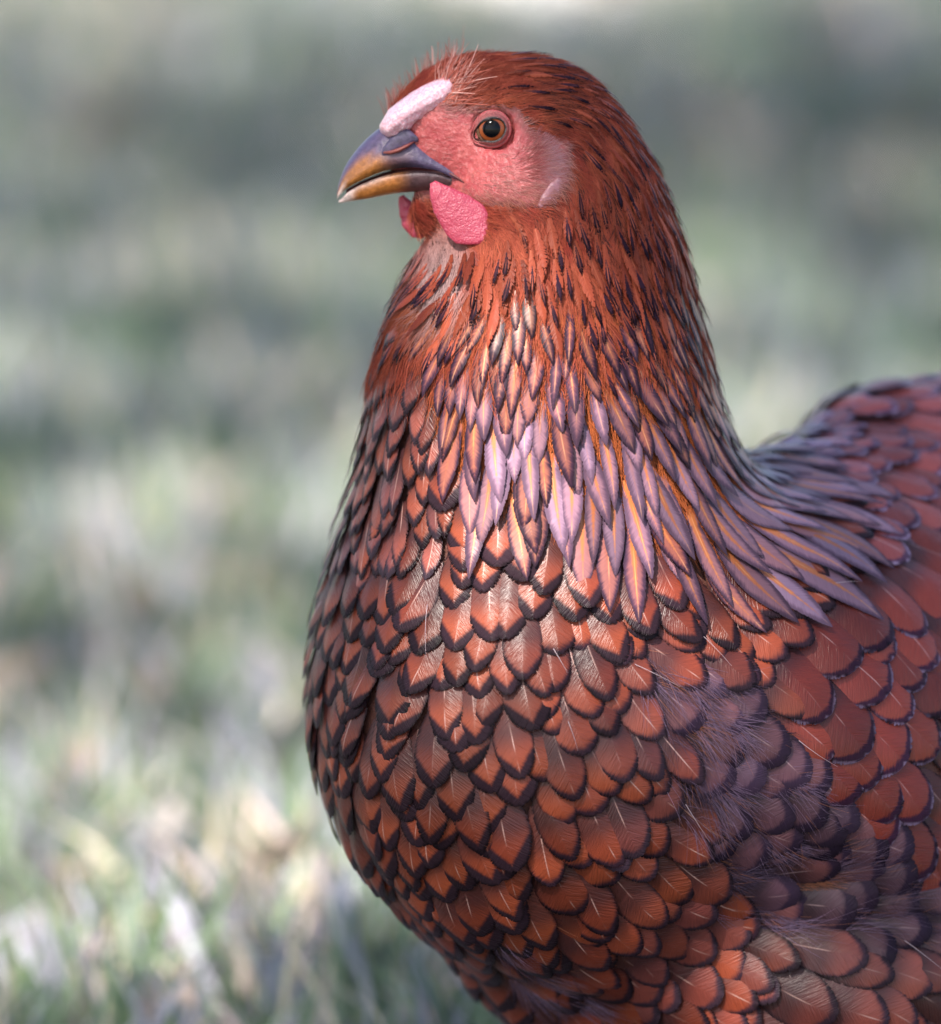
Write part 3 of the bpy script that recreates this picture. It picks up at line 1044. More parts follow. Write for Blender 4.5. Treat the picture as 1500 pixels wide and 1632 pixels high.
NU, NV = 7, 13
vv = np.sin(np.linspace(0, 1, NV) * math.pi / 2) ** 0.9
vv[-1] = 0.997
uu = np.linspace(-1, 1, NU)
SHAPE = {0: (0.50, 1.7, 1.15), 1: (0.58, 2.2, 2.0), 2: (0.60, 2.6, 2.3), 3: (0.45, 1.6, 1.0), 4: (0.58, 2.4, 2.1), 5: (0.55, 1.8, 1.35), 6: (0.60, 2.4, 2.2)}


def half_width(v, shape):
    vm, q, k = shape
    lo = 0.35 + 0.65 * np.sin(np.clip(v / vm, 0, 1) * math.pi / 2)
    hi = np.clip(1 - np.clip((v - vm) / (1 - vm), 0, 1) ** q, 0, 1) ** (1 / k)
    return np.where(v < vm, lo, hi)


def feather_grid(i):
    shape = SHAPE[int(FR[i])]
    L, w = FL[i], FWD[i] / 2
    hwv = half_width(vv, shape) * w
    f = vv * (NS - 1)
    a = np.clip(f.astype(int), 0, NS - 2); t = (f - a)[:, None]
    p = SP[i, a] * (1 - t) + SP[i, a + 1] * t
    n = unit(SN[i, a] * (1 - t) + SN[i, a + 1] * t)
    tt = unit(ST[i, a] * (1 - t) + ST[i, a + 1] * t)
    c = np.cross(n, tt)
    big = L / 0.022
    lift = ((0.0008 if FR[i] == 0 else 0.0012 if FR[i] == 3 else 0) - 0.0010 + (0.0028 if FR[i] == 0 else 0.0035) * vv * min(big, 1.4) + 0.0016 * (FRND[i] - 0.5) * vv - 0.0009 * np.clip(vv - 0.8, 0, 1) / 0.2 * min(big, 1))
    X = uu[None, :] * hwv[:, None]
    cam_ = (-0.06 * np.abs(X) - 7.0 * X * X) if FR[i] == 0 else (-0.10 * np.abs(X) - 14.0 * X * X)
    V = p[:, None] + c[:, None] * X[..., None] + n[:, None] * (lift[:, None] + cam_)[..., None]
    # distance to the outline, flat feather coordinates
    ov = np.linspace(0.15, 1, 48)
    oh = half_width(ov, shape) * w
    ox = np.concatenate([oh, -oh]); oy = np.concatenate([ov, ov]) * L
    Y = np.repeat((vv * L)[:, None], NU, 1)
    e = np.sqrt(((X[..., None] - ox) ** 2 + (Y[..., None] - oy) ** 2).min(-1))
    e[:, 0] = 0; e[:, -1] = 0; e[-1] = 0
    fc = np.stack([X, L - Y, e], -1) * 1000
    return V.reshape(-1, 3), fc.reshape(-1, 3)


q = np.arange(NU * NV).reshape(NV, NU)
FQ = np.stack([q[:-1, :-1], q[:-1, 1:], q[1:, 1:], q[1:, :-1]], -1).reshape(-1, 4)
# lilac share per feather: painted sky sheen; on the flank its own grey
hc = sstep(660, 800, FX) * sstep(490, 660, FY + 60 * (rng.random(NF) - 0.5)) * (1 - 0.6 * sstep(980, 1060, FX) * sstep(720, 640, FY))
GREY = np.where(FR == 0, np.clip(0.06 + 0.94 * hc, 0, 1) * (0.55 + 0.45 * rng.random(NF)), 0.0)
GREY = np.where((FR == 0) & (FY > 700) & (FX < 1130), GREY * (1 - 0.75 * rng.random(NF) * sstep(690, 800, FY)), GREY)
GREY = np.where((FR == 0) & (rng.random(NF) < 0.20) & (FX < 1120), 0.1, GREY)
GREY = np.where(FR == 4, 0.05 + 0.85 * sstep(1320, 1220, FX), GREY)
GREY = np.where(FR == 6, 0.35 + 0.5 * rng.random(NF), GREY)
GREY = np.where(FR == 5, 0.35 * rng.random(NF), GREY)
GREY = np.where((FR == 1) & (FY > 980) & (FX > 930), 0.25 * rng.random(NF), GREY)
KIND = {0: ('neck_feather', M_HACKLE), 1: ('breast_feather', M_BREAST), 2: ('wing_feather', M_COVERT), 3: ('small_neck_feather', M_STREAK),
        4: ('back_feather', M_BACK), 5: ('neck_side_feather', M_BREAST), 6: ('flank_feather', M_FLANK)}
LIMIT = {0: 290, 1: 295, 2: 160, 3: 200, 4: 140, 5: 110, 6: 60}
facing = -np.sum(FN * unit(FP - CAMPOS), -1)
in_frame = (FX > -20) & (FX < 1500) & (FY > 0) & (FY < 1640) & FOK & (facing > 0.1)
score = FL * FWD * np.clip(facing, 0, 1) * in_frame
wing_root = None


def feather_mesh(name, idx, mat, origin):
    Vs, Cs, Ps, Fs = [], [], [], []
    for k, i in enumerate(idx):
        V, fc = feather_grid(i)
        Vs.append(V - origin); Cs.append(fc)
        Ps.append(np.tile([FRND[i], GREY[i], FWD[i] * 500], (len(V), 1)))
        Fs.append(FQ + k * NU * NV)
    me = new_mesh(name, np.concatenate(Vs), np.concatenate(Fs), mat, True)
    set_attr(me, 'fc', 'FLOAT_VECTOR', 'POINT', np.concatenate(Cs))
    set_attr(me, 'fp', 'FLOAT_VECTOR', 'POINT', np.concatenate(Ps))
    return me


for r in (0, 1, 2, 3, 4, 5, 6):
    idx = np.nonzero(FR == r)[0]
    name, mat = KIND[r]
    mats = {0: mat}
    if r == 1:
        rounder = (FX > 830) & (FY > 930) & FOK
    order = idx[np.argsort(-score[idx])]
    single = [i for i in order[:LIMIT[r]] if score[i] > 0]
    rest = np.setdiff1d(idx, single)
    parent, base = hen, HEN_AT
    if r == 2:
        wq, _a, _b, _c, _d, _e = regions(BV, BN)
        keep_f = (wq[BF] == 2).all(1)
        used, inv = np.unique(BF[keep_f], return_inverse=True)
        parent = hen_part('wing', new_mesh('wing', BV[used] - BN[used] * 0.0014 - HEN_AT, inv.reshape(-1, 4), M_BODY, True))
        if len(rest):
            o = add_obj('wing_plumage', feather_mesh('wing_plumage', rest, mat, HEN_AT), parent)
            o['kind'] = 'stuff'
    elif len(rest):
        o = hen_part({0: 'neck_plumage', 1: 'underbody_plumage', 3: 'small_neck_plumage', 4: 'back_plumage', 5: 'neck_side_plumage', 6: 'flank_plumage'}[r],
                     feather_mesh(name + '_mass', rest, mat, HEN_AT))
        o['kind'] = 'stuff'
    for i in single:
        m_ = M_ROUND if (r == 1 and rounder[i]) else mat
        o = add_obj(name, feather_mesh(name, [i], m_, FP[i]), parent, FP[i] - HEN_AT)


# ------------------------------------------------------------------ hair-fine plumage
def hairs(name, P, T, N, length, lift, curl, radius, col, npts=5, jitter=0.25, parent=hen, sway=0.0):
    n = len(P)
    C = np.cross(N, T)
    ja = rng.normal(0, jitter, (n, 1))
    if sway:
        ja = ja + sway * np.array([mnoise.noise(Vector((p[0] * 300, p[1] * 300, p[2] * 170 + 31))) for p in P])[:, None]
    T = unit(T * np.cos(ja) + C * np.sin(ja))
    ln = np.asarray(length)[:, None] if np.ndim(length) else np.full((n, 1), length)
    lf = np.asarray(lift)[:, None] if np.ndim(lift) else np.full((n, 1), lift)
    cu_ = np.asarray(curl)[:, None] if np.ndim(curl) else np.full((n, 1), curl)
    side = rng.normal(0, 0.10, (n, 1))
    pts = []
    for k in range(npts):
        s = k / (npts - 1)
        pts.append(P - N * 0.0004 + (T * s + C * side * s * s + N * (lf * s - cu_ * s * s)) * ln)
    pts = np.stack(pts, 1) - HEN_AT
    cu = bpy.data.hair_curves.new(name)
    cu.add_curves([npts] * n)
    cu.attributes['position'].data.foreach_set('vector', pts.astype(np.float32).ravel())
    ra = cu.attributes.get('radius') or cu.attributes.new('radius', 'FLOAT', 'POINT')
    rad = np.asarray(radius)[:, None] if np.ndim(radius) else np.full((n, 1), radius)
    ra.data.foreach_set('value', (rad * np.linspace(1.0, 0.25, npts)[None]).astype(np.float32).ravel())
    ca = cu.attributes.new('tint', 'FLOAT_COLOR', 'POINT')
    c4 = np.concatenate([col * 0.72, np.ones((n, 1))], 1)
    ca.data.foreach_set('color', np.repeat(c4, npts, 0).astype(np.float32).ravel())
    cu.materials.append(M_HAIR)
    o = add_obj(name, cu, parent)
    o['kind'] = 'stuff'
    return o


HP = sample_body(700000)
hx, hy, hd = project(HP)
top = HP[:, 2] > W(800, 620, 0)[2]
HP, hx, hy, hd = HP[top], hx[top], hy[top], hd[top]
HN = grad(HP)
fdist = poly_dist(FACE, hx, hy)
dens = np.where(hy < 560, 1.0, np.clip((620 - hy) / 60, 0, 1) * 0.6)
dens = np.where((hx > 1150), 0, dens)
fur = sstep(225, 320, hy + 0.25 * (hx - 760))
edge = sstep(-16, 24, fdist + 22 * (rng.random(len(HP)) - 0.5))
dens *= 1 - edge * (1 - (0.05 + 0.75 * fur * (0.35 + 0.65 * sstep(60, 0, fdist))))
dens *= np.where((np.hypot((hx - 787) / 1.1, hy - 206) < 37), 0.0, 1.0)
dens *= 1 - 0.55 * sstep(400, 480, hy)
pick = rng.random(len(HP)) < dens
HP, HN, hx, hy, hd, fdist = [a[pick] for a in (HP, HN, hx, hy, hd, fdist)]
HT = flow(HP, HN)
onface = fdist > 0
fmix = (sstep(40, -10, fdist) * sstep(230, 320, hy))[:, None]
c_face = np.array([0.58, 0.26, 0.23]) * (1 - fmix) + np.array([0.42, 0.13, 0.08]) * fmix
nh = len(HP)
clump = np.array([mnoise.noise(Vector((p[0] * 260, p[1] * 260, p[2] * 90))) for p in HP])
clump2 = np.array([mnoise.noise(Vector((p[0] * 700, p[1] * 700, p[2] * 160 + 7))) for p in HP])
c_rust = np.array([0.31, 0.042, 0.026]); c_or = np.array([0.45, 0.098, 0.048]); c_dk = np.array([0.045, 0.016, 0.016]); c_pink = np.array([0.60, 0.30, 0.26])
m = np.clip(0.5 + clump, 0, 1)[:, None]
hcol = c_rust * (1 - m) + c_or * m
crown_dark = sstep(70, 20, np.hypot((hx - 885) / 1.3, hy - 135)) * 0.25
darkness = np.clip((clump2 - 0.26 + crown_dark) * 5, 0, 1) * sstep(800, 880, hx) * (1 - onface)
hcol = hcol * (1 - darkness[:, None]) + c_dk * darkness[:, None]
hcol = np.where(onface[:, None], c_face * (0.7 + 0.6 * rng.random((nh, 1))), hcol)
throat = sstep(60, 0, np.hypot((hx - 705) / 0.8, (hy - 440) / 1.4) - 20)[:, None] * (~onface)[:, None]
hcol = hcol * (1 - throat) + np.array([0.52, 0.33, 0.31]) * throat
hcol *= 0.75 + 0.5 * rng.random((nh, 1))
hlen = np.where(onface, 15 + 14 * rng.random(nh) + 6 * sstep(230, 320, hy), 26 + 26 * rng.random(nh) + 30 * sstep(330, 560, hy)) * S
hlen = np.where((hy < 190) & (hx < 800), 38 * S * (0.7 + 0.6 * rng.random(nh)), hlen)
print('hairs', nh)
hairs('head_plumage', HP, HT, HN, hlen, np.where(onface, 0.25, 0.17 + 0.12 * clump + 0.12 * rng.random(nh) * sstep(430, 560, hy)), np.where(onface, 0.12, 0.2), np.where(onface, 0.00006, 0.00010), hcol, jitter=0.16, sway=0.75)

# forehead bristles standing behind and beside the comb
n = 330
t = rng.random(n)
far = rng.random(n) < 0.45
bxp = 612 + 110 * t; byp = np.where(far, 190 - 78 * t, 190 - 60 * t)
Pb = W(bxp, byp, np.where(far, 34 + 16 * rng.random(n), -10))
nearm = ~far
xs_ = 690 + 45 * rng.random(n); ys_ = 172 - 50 * rng.random(n)
Ps_, Ns_, _ = surf(xs_, ys_)
Pb = np.where(nearm[:, None], Ps_, Pb)
Tb = np.where(nearm[:, None], unit(np.stack([0.68 + 0 * t, -0.05 + 0 * t, 0.75 + 0 * t], -1)), unit(np.stack([0.15 + 0.35 * t, 0 * t - 0.05, 1 + 0 * t], -1)))
Nb = np.where(nearm[:, None], Ns_, unit(np.stack([-0.8 + 0 * t, 0.2 + 0 * t, 0.3 + 0 * t], -1)))
Nb = unit(Nb - Tb * np.sum(Nb * Tb, -1, keepdims=True))
cb = np.where(rng.random((n, 1)) < 0.3, np.array([[0.85, 0.45, 0.38]]), np.array([[0.60, 0.16, 0.11]])) * (0.7 + 0.6 * rng.random((n, 1)))
hairs('forehead_bristles', Pb, Tb, Nb, np.where(far, 34 + 34 * rng.random(n) * (0.4 + t), 40 + 30 * rng.random(n)) * S, 0.1, np.where(far, -0.2, 0.1), np.where(rng.random(n) < 0.3, 0.00024, 0.00010), cb, jitter=0.42, sway=0.5)

# grey and rust down between breast and wing
HP = sample_body(620000)
hx, hy, hd = project(HP)
HN = grad(HP)
fr = (-np.sum(HN * unit(HP - CAMPOS), -1) > 0.05)
fd = poly_dist(FLUFF, hx, hy)
belly = sstep(0, 60, poly_dist([(760, 1480), (860, 1430), (950, 1560), (1000, 1700), (820, 1700)], hx, hy))
dn = np.clip(sstep(-15, 70, fd) * 0.60 + belly * 0.9, 0, 1) * fr
pick = rng.random(len(HP)) < dn
HP, HN, hx, hy = HP[pick], HN[pick], hx[pick], hy[pick]
HT = flow(HP, HN)
n = len(HP)
cl = np.array([mnoise.noise(Vector((p[0] * 75, p[1] * 75, p[2] * 95))) for p in HP])
mm = sstep(-0.1, 0.45, cl)[:, None]
col = np.array([0.022, 0.011, 0.022]) * (1 - mm) + np.array([0.26, 0.165, 0.25]) * mm
ru = (rng.random((n, 1)) < 0.10) | (np.array([mnoise.noise(Vector((p[0] * 90 + 5, p[1] * 90, p[2] * 120))) for p in HP])[:, None] > 0.50)
col = np.where(ru, np.array([[0.36, 0.13, 0.07]]), col) * (0.7 + 0.6 * rng.random((n, 1)))
hairs('flank_down', HP, HT, HN, (50 + 50 * rng.random(n)) * S, 0.24 + 0.3 * cl, 0.16, 0.00007, col, jitter=0.2, sway=0.9)
print('down', n)

# orange barbs showing between the long neck feathers
HP = sample_body(300000)
hx, hy, hd = project(HP)
HN = grad(HP)
fr = (-np.sum(HN * unit(HP - CAMPOS), -1) > 0.05) & inside(HACK, hx, hy) & (hy > 470)
pick = fr & (rng.random(len(HP)) < 0.8)
HP, HN, hx, hy = HP[pick], HN[pick], hx[pick], hy[pick]
HT = flow(HP, HN); n = len(HP)
col = np.array([[0.56, 0.14, 0.045]]) * (0.5 + 0.7 * rng.random((n, 1)))
hairs('neck_barbs', HP, HT, HN, (35 + 30 * rng.random(n)) * S, 0.10 + 0.03 * rng.random(n), 0.04, 0.00008, col, jitter=0.18, sway=0.5)
print('barbs', n)


# single pale filoplumes lying over the breast and wing
lx = np.array([685, 882, 905, 1100, 1320, 1090, 520, 1270, 1010, 1440])
ly = np.array([965, 1035, 1150, 1000, 935, 1280, 960, 1180, 1060, 1500])
Pl, Nl, _ = surf(lx, ly)
hairs('filoplumes', Pl + Nl * 0.002, flow(Pl, Nl), Nl, (45 + 45 * rng.random(len(lx))) * S, 0.3, 0.15, 0.00011, np.tile([0.55, 0.42, 0.44], (len(lx), 1)), jitter=0.4)

# ------------------------------------------------------------------ head details
def tube(name, centres, a_dir, b_dir, ra, rb, mat, seg=20, cap=True, bump_amp=0.0, bump_scale=300.0, parent=hen, power=1.0, tint=None, warts=0.0):
    """elliptic tube through the centres; ra along a_dir, rb along b_dir"""
    centres = np.asarray(centres, float)
    n = len(centres)
    a_dir = np.broadcast_to(a_dir, (n, 3)); b_dir = np.broadcast_to(b_dir, (n, 3))
    th = np.linspace(0, 2 * math.pi, seg, endpoint=False)
    ca = np.sign(np.cos(th)) * np.abs(np.cos(th)) ** power; sb = np.sign(np.sin(th)) * np.abs(np.sin(th)) ** power
    V = centres[:, None] + a_dir[:, None] * (np.asarray(ra)[:, None] * ca)[..., None] + b_dir[:, None] * (np.asarray(rb)[:, None] * sb)[..., None]
    V = V.reshape(-1, 3)
    if bump_amp:
        nn = unit(V - np.repeat(centres, seg, 0))
        V = V + nn * np.array([mnoise.noise(Vector(v) * bump_scale) for v in V])[:, None] * bump_amp
    if warts:
        nn = unit(V - np.repeat(centres, seg, 0))
        low = np.clip(0.35 - np.sum(nn * np.repeat(a_dir, seg, 0), -1), 0, 1)
        V = V + nn * (low * np.array([max(mnoise.noise(Vector(v) * 640), -0.1) for v in V]) * warts)[:, None]
    q = np.arange(n * seg).reshape(n, seg)
    F = np.stack([q[:-1], np.roll(q, -1, 1)[:-1], np.roll(q, -1, 1)[1:], q[1:]], -1).reshape(-1, 4).tolist()
    if cap:
        F.append(q[0][::-1].tolist()); F.append(q[-1].tolist())
    me = new_mesh(name, V - HEN_AT, F, mat, True)
    if tint is not None:
        set_attr(me, 'tint', 'FLOAT_COLOR', 'POINT', tint(V, q))
    return hen_part(name, me, parent)


SLATE = np.array([0.085, 0.058, 0.115]); OCHRE = np.array([0.36, 0.125, 0.026]); DARK = np.array([0.02, 0.013, 0.02]); PALE = np.array([0.70, 0.52, 0.46])


def beak_half(name, keys, upper):
    st = spline(keys, 40)
    x, top_, bot, hw = st.T
    seg = 28
    th = np.linspace(0, 2 * math.pi, seg, endpoint=False)
    V = []; col = []
    for i in range(len(x)):
        c, s_ = np.cos(th), np.sin(th)
        if upper:      # rounded ridge above, flat edge below
            yy = np.where(s_ >= 0, bot[i] + (top_[i] - bot[i]) * np.abs(s_) ** 0.85, bot[i] - (top_[i] - bot[i]) * 0.06 * s_ )
        else:
            yy = np.where(s_ >= 0, top_[i] + (top_[i] - top_[i]) * s_, top_[i] + (bot[i] - top_[i]) * np.abs(s_) ** 0.85)
        dd = hw[i] * np.sign(c) * np.abs(c) ** 0.8
        V.append(W(np.full(seg, x[i]), yy, dd))
        h = np.clip(s_, 0, 1) if upper else np.clip(-s_, 0, 1)
        hh = np.abs(h) ** 0.85
        if upper:
            lim = 0.66 - 0.42 * sstep(568, 628, x[i])
            k = sstep(lim - 0.16, lim + 0.12, hh)[:, None]
            cc = OCHRE * (1 - k) + SLATE * k
            k2 = (sstep(0.34, 0.14, hh) * sstep(590, 640, x[i]))[:, None]
            cc = cc * (1 - k2) + DARK * k2
            k3 = sstep(640, 672, x[i])
            cc = cc * (1 - k3) + SLATE * 0.8 * k3
            k4 = sstep(556, 540, x[i]) * sstep(0.5, 0.2, hh)[:, None]
        else:
            cc = np.tile(OCHRE * 1.05, (seg, 1))
            k = sstep(625, 660, x[i]) * 0.9
            cc = cc * (1 - k) + (DARK * 2.2) * k
            k4 = sstep(572, 552, x[i]) * np.ones((seg, 1)) + (sstep(0.35, 0.1, hh) * sstep(640, 590, x[i]))[:, None] * 0.7
            k4 = np.clip(k4, 0, 1)
        cc = cc * (1 - k4) + PALE * k4
        col.append(cc)
    V = np.concatenate(V); col = np.concatenate(col)
    n = len(x)
    q_ = np.arange(n * seg).reshape(n, seg)
    F = np.stack([q_[:-1], np.roll(q_, -1, 1)[:-1], np.roll(q_, -1, 1)[1:], q_[1:]], -1).reshape(-1, 4).tolist()
    F.append(q_[0].tolist()); F.append(q_[-1].tolist())
    me = new_mesh(name, V - HEN_AT, F, M_BEAK, True)
    set_attr(me, 'tint', 'FLOAT_COLOR', 'POINT', np.concatenate([col, np.ones((len(col), 1))], 1))
    return hen_part(name, me)


upper = beak_half('upper_beak', [(735, 268, 290, 50), (700, 240, 273, 51), (680, 222, 269, 51), (660, 205, 267, 51), (640, 196, 268, 49), (620, 196, 271, 45), (605, 204, 275, 41), (590, 216, 281, 36),
                                 (575, 231, 288, 30), (562, 247, 295, 24), (552, 262, 301, 18), (545, 277, 308, 12), (540, 293, 314, 8), (537.5, 306, 319, 4)], True)
lower = beak_half('lower_beak', [(720, 283, 305, 44), (700, 276, 305, 44), (670, 272, 306, 43), (640, 274, 307, 39), (610, 281, 312, 33), (590, 288, 316, 27), (570, 297, 319, 20), (555, 306, 321, 13), (545, 316, 323, 7), (540, 319, 323.5, 4)], False)
tube('mouth', W([735, 700, 650, 610, 575, 552], [284, 276, 277, 285, 297, 306], [0] * 6), UP, FW, np.array([9, 12, 12, 10, 8, 4]) * S, np.array([46, 44, 38, 27, 15, 8]) * S, M_MOUTH)

gp, gn_, _ = surf([712, 722, 732, 740], [274, 279, 285, 291])
tube('gape_fold', gp + gn_ * 0.5 * S, UP, FW, np.array([3.0, 3.2, 2.6, 1.0]) * S, np.array([4, 5, 4, 2]) * S, M_MOUTH)

# nostril flap and slit on the upper beak
fl = spline([(607, 246), (618, 236), (634, 222), (650, 212), (664, 216)], 14)
d_at = np.interp(fl[:, 0], [600, 640, 670], [-36, -47, -50])
tube('nostril_flap', W(fl[:, 0] + 2, fl[:, 1] + 3, d_at), unit(W(650, 245, 0) - W(632, 215, 0)), FW, np.interp(np.arange(14), [0, 2, 7, 11, 13], [2, 9, 15, 12, 2]) * S,
     np.interp(np.arange(14), [0, 3, 10, 13], [2, 5, 5, 2]) * S, M_BEAK, bump_amp=0.0003, bump_scale=700, parent=upper,
     tint=lambda V, q: np.tile([*(SLATE * 0.75), 1], (len(V), 1)))
tube('nostril', W([611, 622, 636, 650, 660], [243, 243, 239, 232, 226], [-42, -49, -52, -52, -50]), UP, FW, np.array([1.5, 3.0, 3.6, 3, 1]) * S, np.array([2, 4, 5, 4, 2]) * S, M_NOSTRIL, parent=upper)

# comb: low and bumpy, lying along the forehead
cx = spline([(604, 204), (614, 190), (634, 172), (660, 154), (686, 139), (708, 125), (716, 119)], 40)
tan = unit(np.gradient(W(cx[:, 0], cx[:, 1], 0 * cx[:, 0]), axis=0))
cn = unit(np.cross(tan, FW)); cn = np.where((cn @ UP)[:, None] < 0, -cn, cn)
rr = np.interp(np.linspace(0, 1, 40), [0, .08, .25, .6, .85, 1], [8, 16, 22, 25, 22, 10])
tube('comb', W(cx[:, 0] + 11, cx[:, 1] + 13, np.full(40, -20)), cn, FW, rr * 1.05 * S, rr * 2.2 * S, M_COMB, seg=72, warts=0.0020, bump_amp=0.0003, bump_scale=420)


def flap(name, keys, depth, mat, thick, bump, tilt_d=0.0, label=None):
    """hanging fleshy flap: keys = (x, y, half width, lean of the width direction)"""
    st = spline(keys, 30)
    c = W(st[:, 0], st[:, 1], depth + tilt_d * np.linspace(0, 1, 30))
    tan = unit(np.gradient(c, axis=0))
    wd = unit(np.cross(tan, FW))
    th_ = thick * np.clip(np.minimum(st[:, 2] / 14, 1), 0.25, 1)
    o = tube(name, c, wd, np.broadcast_to(FW, c.shape), st[:, 2] * S, th_ * S, mat, seg=36, bump_amp=bump, bump_scale=380, power=0.9)
    return o


wp, wn_, _ = surf([705, 735], [318, 350])
wd_ = (project(wp)[2]).min()
flap('wattle', [(690, 290, 5), (699, 305, 16), (713, 322, 27), (729, 339, 34), (744, 354, 37), (756, 367, 33), (764, 377, 22), (769, 384, 11), (771, 387, 3)], wd_ - 26, M_WATTLE, 8, 0.0004, -12)
flap('wattle', [(640, 312, 4), (645, 325, 10), (652, 342, 16), (661, 358, 18), (670, 370, 14), (676, 378, 3)], 30, M_WATTLE, 8, 0.0006)

# eye
ep, en, _ = surf([787], [205])
EC = ep[0] + FW * 17 * S
ev = unit(CAMPOS + np.array([-0.35, 0, 0.1]) - EC)
eu = unit(UP - ev * (UP @ ev)); er = np.cross(eu, ev)


def cap_mesh(name, radius, ang, mat, parent, rings=12, seg=48, inner=0.0):
    V = []; ring = []
    for i in range(rings + 1):
        a = inner + (ang - inner) * i / rings
        for j in range(seg):
            t = 2 * math.pi * j / seg
            V.append(EC + radius * (ev * math.cos(a) + (er * math.cos(t) + eu * math.sin(t)) * math.sin(a))); ring.append(i / rings)
    q_ = np.arange(len(V)).reshape(rings + 1, seg)
    F = np.stack([q_[:-1], np.roll(q_, -1, 1)[:-1], np.roll(q_, -1, 1)[1:], q_[1:]], -1).reshape(-1, 4).tolist()
    me = new_mesh(name, np.array(V) - HEN_AT, F, mat, True)
    set_attr(me, 'ring', 'FLOAT', 'POINT', np.array(ring))
    return hen_part(name, me, parent)


ER = 29 * S
eye = cap_mesh('eye', ER, 2.4, M_EYEBALL, hen, 24)
cap_mesh('iris', ER * 1.006, math.asin(21.5 / 29), M_IRIS, eye, 14, inner=math.asin(12 / 29))
cap_mesh('pupil', ER * 1.010, math.asin(13.8 / 29), M_PUPIL, eye, 10)
# eyelids: a soft ring from the eyeball out to the face
V = []; ring = []
seg = 72
for i, rad in enumerate(np.linspace(0, 1, 12)):
    for j in range(seg):
        t = 2 * math.pi * j / seg
        corner = math.exp(-((math.atan2(math.sin(t - math.radians(206)), math.cos(t - math.radians(206)))) / 0.42) ** 2)
        ri = 21.0 * (1 - 0.08 * abs(math.sin(t)) - 0.24 * max(math.sin(t - 0.25), 0) ** 2) + 11 * corner
        ro = 30.5 + 7 * corner
        r_ = (ri + (ro - ri) * rad) * S
        hump = math.sqrt(max(ER ** 2 - min(ri * S, ER * 0.97) ** 2, 0)) 
        hin = hump + 1.5 * S
        hout = 15 * S
        h = hin + (hout - hin) * rad ** 1.2 + 2.5 * S * math.sin(math.pi * min(rad * 1.5, 1)) - (1.5 * S if 0.55 < rad < 0.75 else 0)
        V.append(EC + ev * h + (er * math.cos(t) + eu * math.sin(t)) * r_); ring.append(rad)
q_ = np.arange(len(V)).reshape(12, seg)
F = np.stack([q_[:-1], np.roll(q_, -1, 1)[:-1], np.roll(q_, -1, 1)[1:], q_[1:]], -1).reshape(-1, 4).tolist()
me = new_mesh('eyelid', np.array(V) - HEN_AT, F, M_LID, True)
set_attr(me, 'ring', 'FLOAT', 'POINT', np.array(ring))
hen_part('eyelid', me)

# ear: pale bristle fan over the ear and the lobe below it
n = 5200
ex = 850 + 24 * rng.normal(0, 1, n) ; ey = 268 + 28 * rng.normal(0, 1, n)
okm = (np.hypot((ex - 850) / 38, (ey - 268) / 52) < 1)
okm &= rng.random(n) < 0.25 + 0.75 * sstep(825, 865, ex)
ex, ey = ex[okm], ey[okm]; n = len(ex)
ang = np.arctan2(-(ey - 275), (ex - 800)) * 1.15 + rng.normal(0, 0.16, n)
Pe, Ne, _ = surf(ex, ey)
Te = np.cos(ang)[:, None] * RT + np.sin(ang)[:, None] * UP
Te = unit(Te - Ne * np.sum(Te * Ne, -1, keepdims=True))
mr = sstep(840, 880, ex + 6 * rng.normal(0, 1, n))[:, None]
ce = (np.array([[0.46, 0.11, 0.10]]) * (1 - mr) + np.array([[0.62, 0.31, 0.34]]) * mr) * (0.6 + 0.6 * rng.random((n, 1)))
hairs('ear_tuft', Pe, Te, Ne, (13 + 12 * rng.random(n)) * S, 0.30, 0.22, 0.00007, ce, jitter=0.15)
lp, ln_, _ = surf([860, 878, 894], [330, 308, 284])
tube('ear_lobe', spline(lp, 14) + FW * 1 * S, unit(np.array([0.81, 0, -0.58])), FW, np.interp(np.arange(14), [0, 4, 9, 13], [3, 9, 11, 4]) * S, np.interp(np.arange(14), [0, 4, 9, 13], [1, 3.5, 4, 1]) * S, M_LOBE, bump_amp=0.0004)

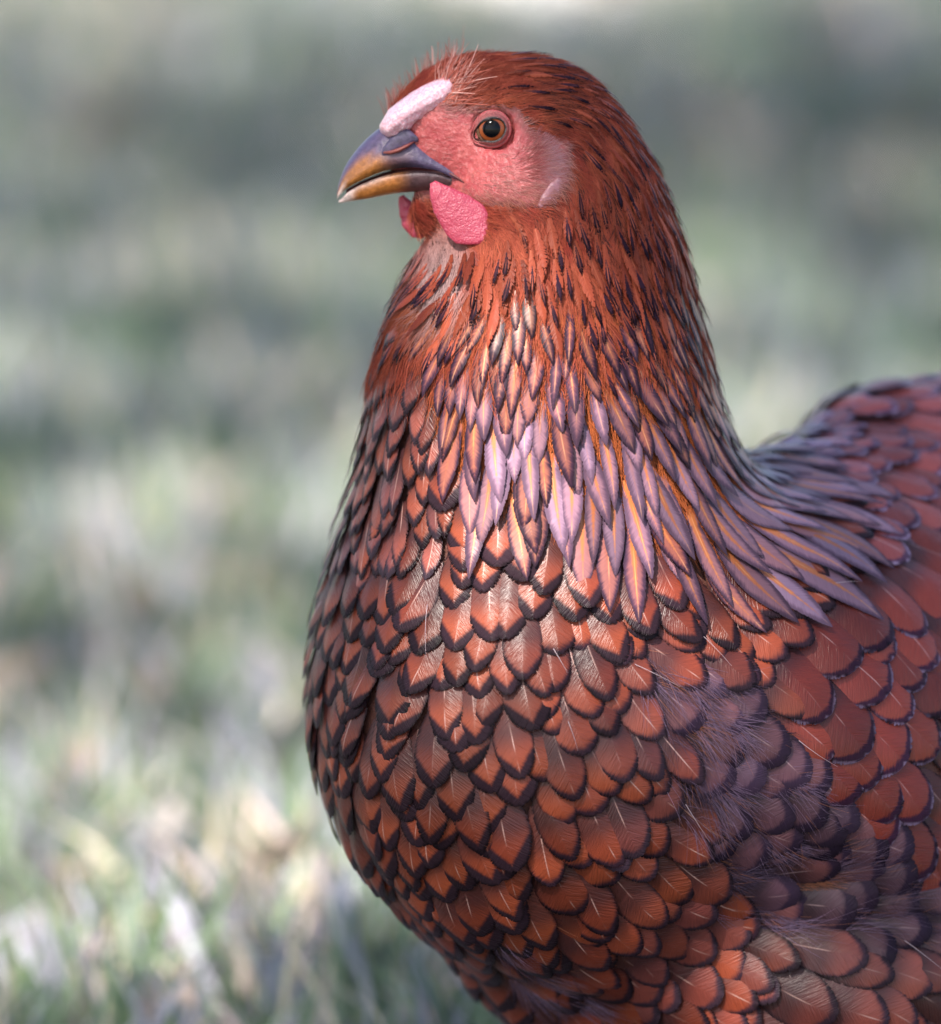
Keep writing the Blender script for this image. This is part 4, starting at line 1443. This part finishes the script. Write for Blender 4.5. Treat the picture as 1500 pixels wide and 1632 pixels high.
# ------------------------------------------------------------------ legs and tail, below and beside the frame
def limb(name, pts, rad, mat, parent, seg=12):
    pts = np.array(pts, float); k = len(pts)
    tan = unit(np.gradient(pts, axis=0))
    ref = np.where(np.abs(tan[:, 2:3]) > 0.8, AX_N[None], AX_Z[None])
    a = unit(np.cross(tan, ref)); b = np.cross(tan, a)
    return tube(name, pts, a, b, np.array(rad), np.array(rad), mat, seg, parent=parent)


for sd in (1, -1):
    hip = HEN_AT + AX_N * 0.045 * sd - AX_R * 0.015
    leg = limb('leg', [hip + AX_Z * 0.13, hip + AX_Z * 0.085, hip + AX_Z * 0.05 - AX_R * 0.004, hip + AX_Z * 0.012 - AX_R * 0.008], [0.016, 0.011, 0.0072, 0.0085], M_LEG, hen)
    for ang_, ln_t in ((0, 0.062), (0.6, 0.052), (-0.6, 0.052), (math.pi, 0.026)):
        dr = -AX_R * math.cos(ang_) + AX_N * math.sin(ang_)
        f0 = hip - AX_R * 0.008 + AX_Z * 0.012
        toe = limb('toe', [f0, f0 + dr * ln_t * 0.5 + AX_Z * 0.002 - AX_Z * 0.004, f0 + dr * ln_t - AX_Z * 0.006], [0.0075, 0.006, 0.0045], M_LEG, leg)
        e = f0 + dr * ln_t - AX_Z * 0.006
        limb('claw', [e, e + dr * 0.008, e + dr * 0.014 - AX_Z * 0.004], [0.0035, 0.0024, 0.0006], M_CLAW, leg)
for k in range(7):
    b0 = W(1700, 760, 830) + AX_N * (k - 3) * 0.006
    tip = b0 + AX_R * 0.075 + AX_Z * (0.06 - 0.006 * abs(k - 3)) + AX_N * (k - 3) * 0.010
    pts = spline(np.array([b0, (b0 + tip) / 2 + AX_Z * 0.008, tip]), 12)
    tn = unit(np.gradient(pts, axis=0))
    o = tube('tail_feather', pts, unit(np.cross(tn, AX_N)), AX_N, np.interp(np.arange(12), [0, 6, 10, 11], [0.004, 0.015, 0.011, 0.002]), np.full(12, 0.0008), plain('tail_dark', (0.03, 0.02, 0.03), 0.4), 10)
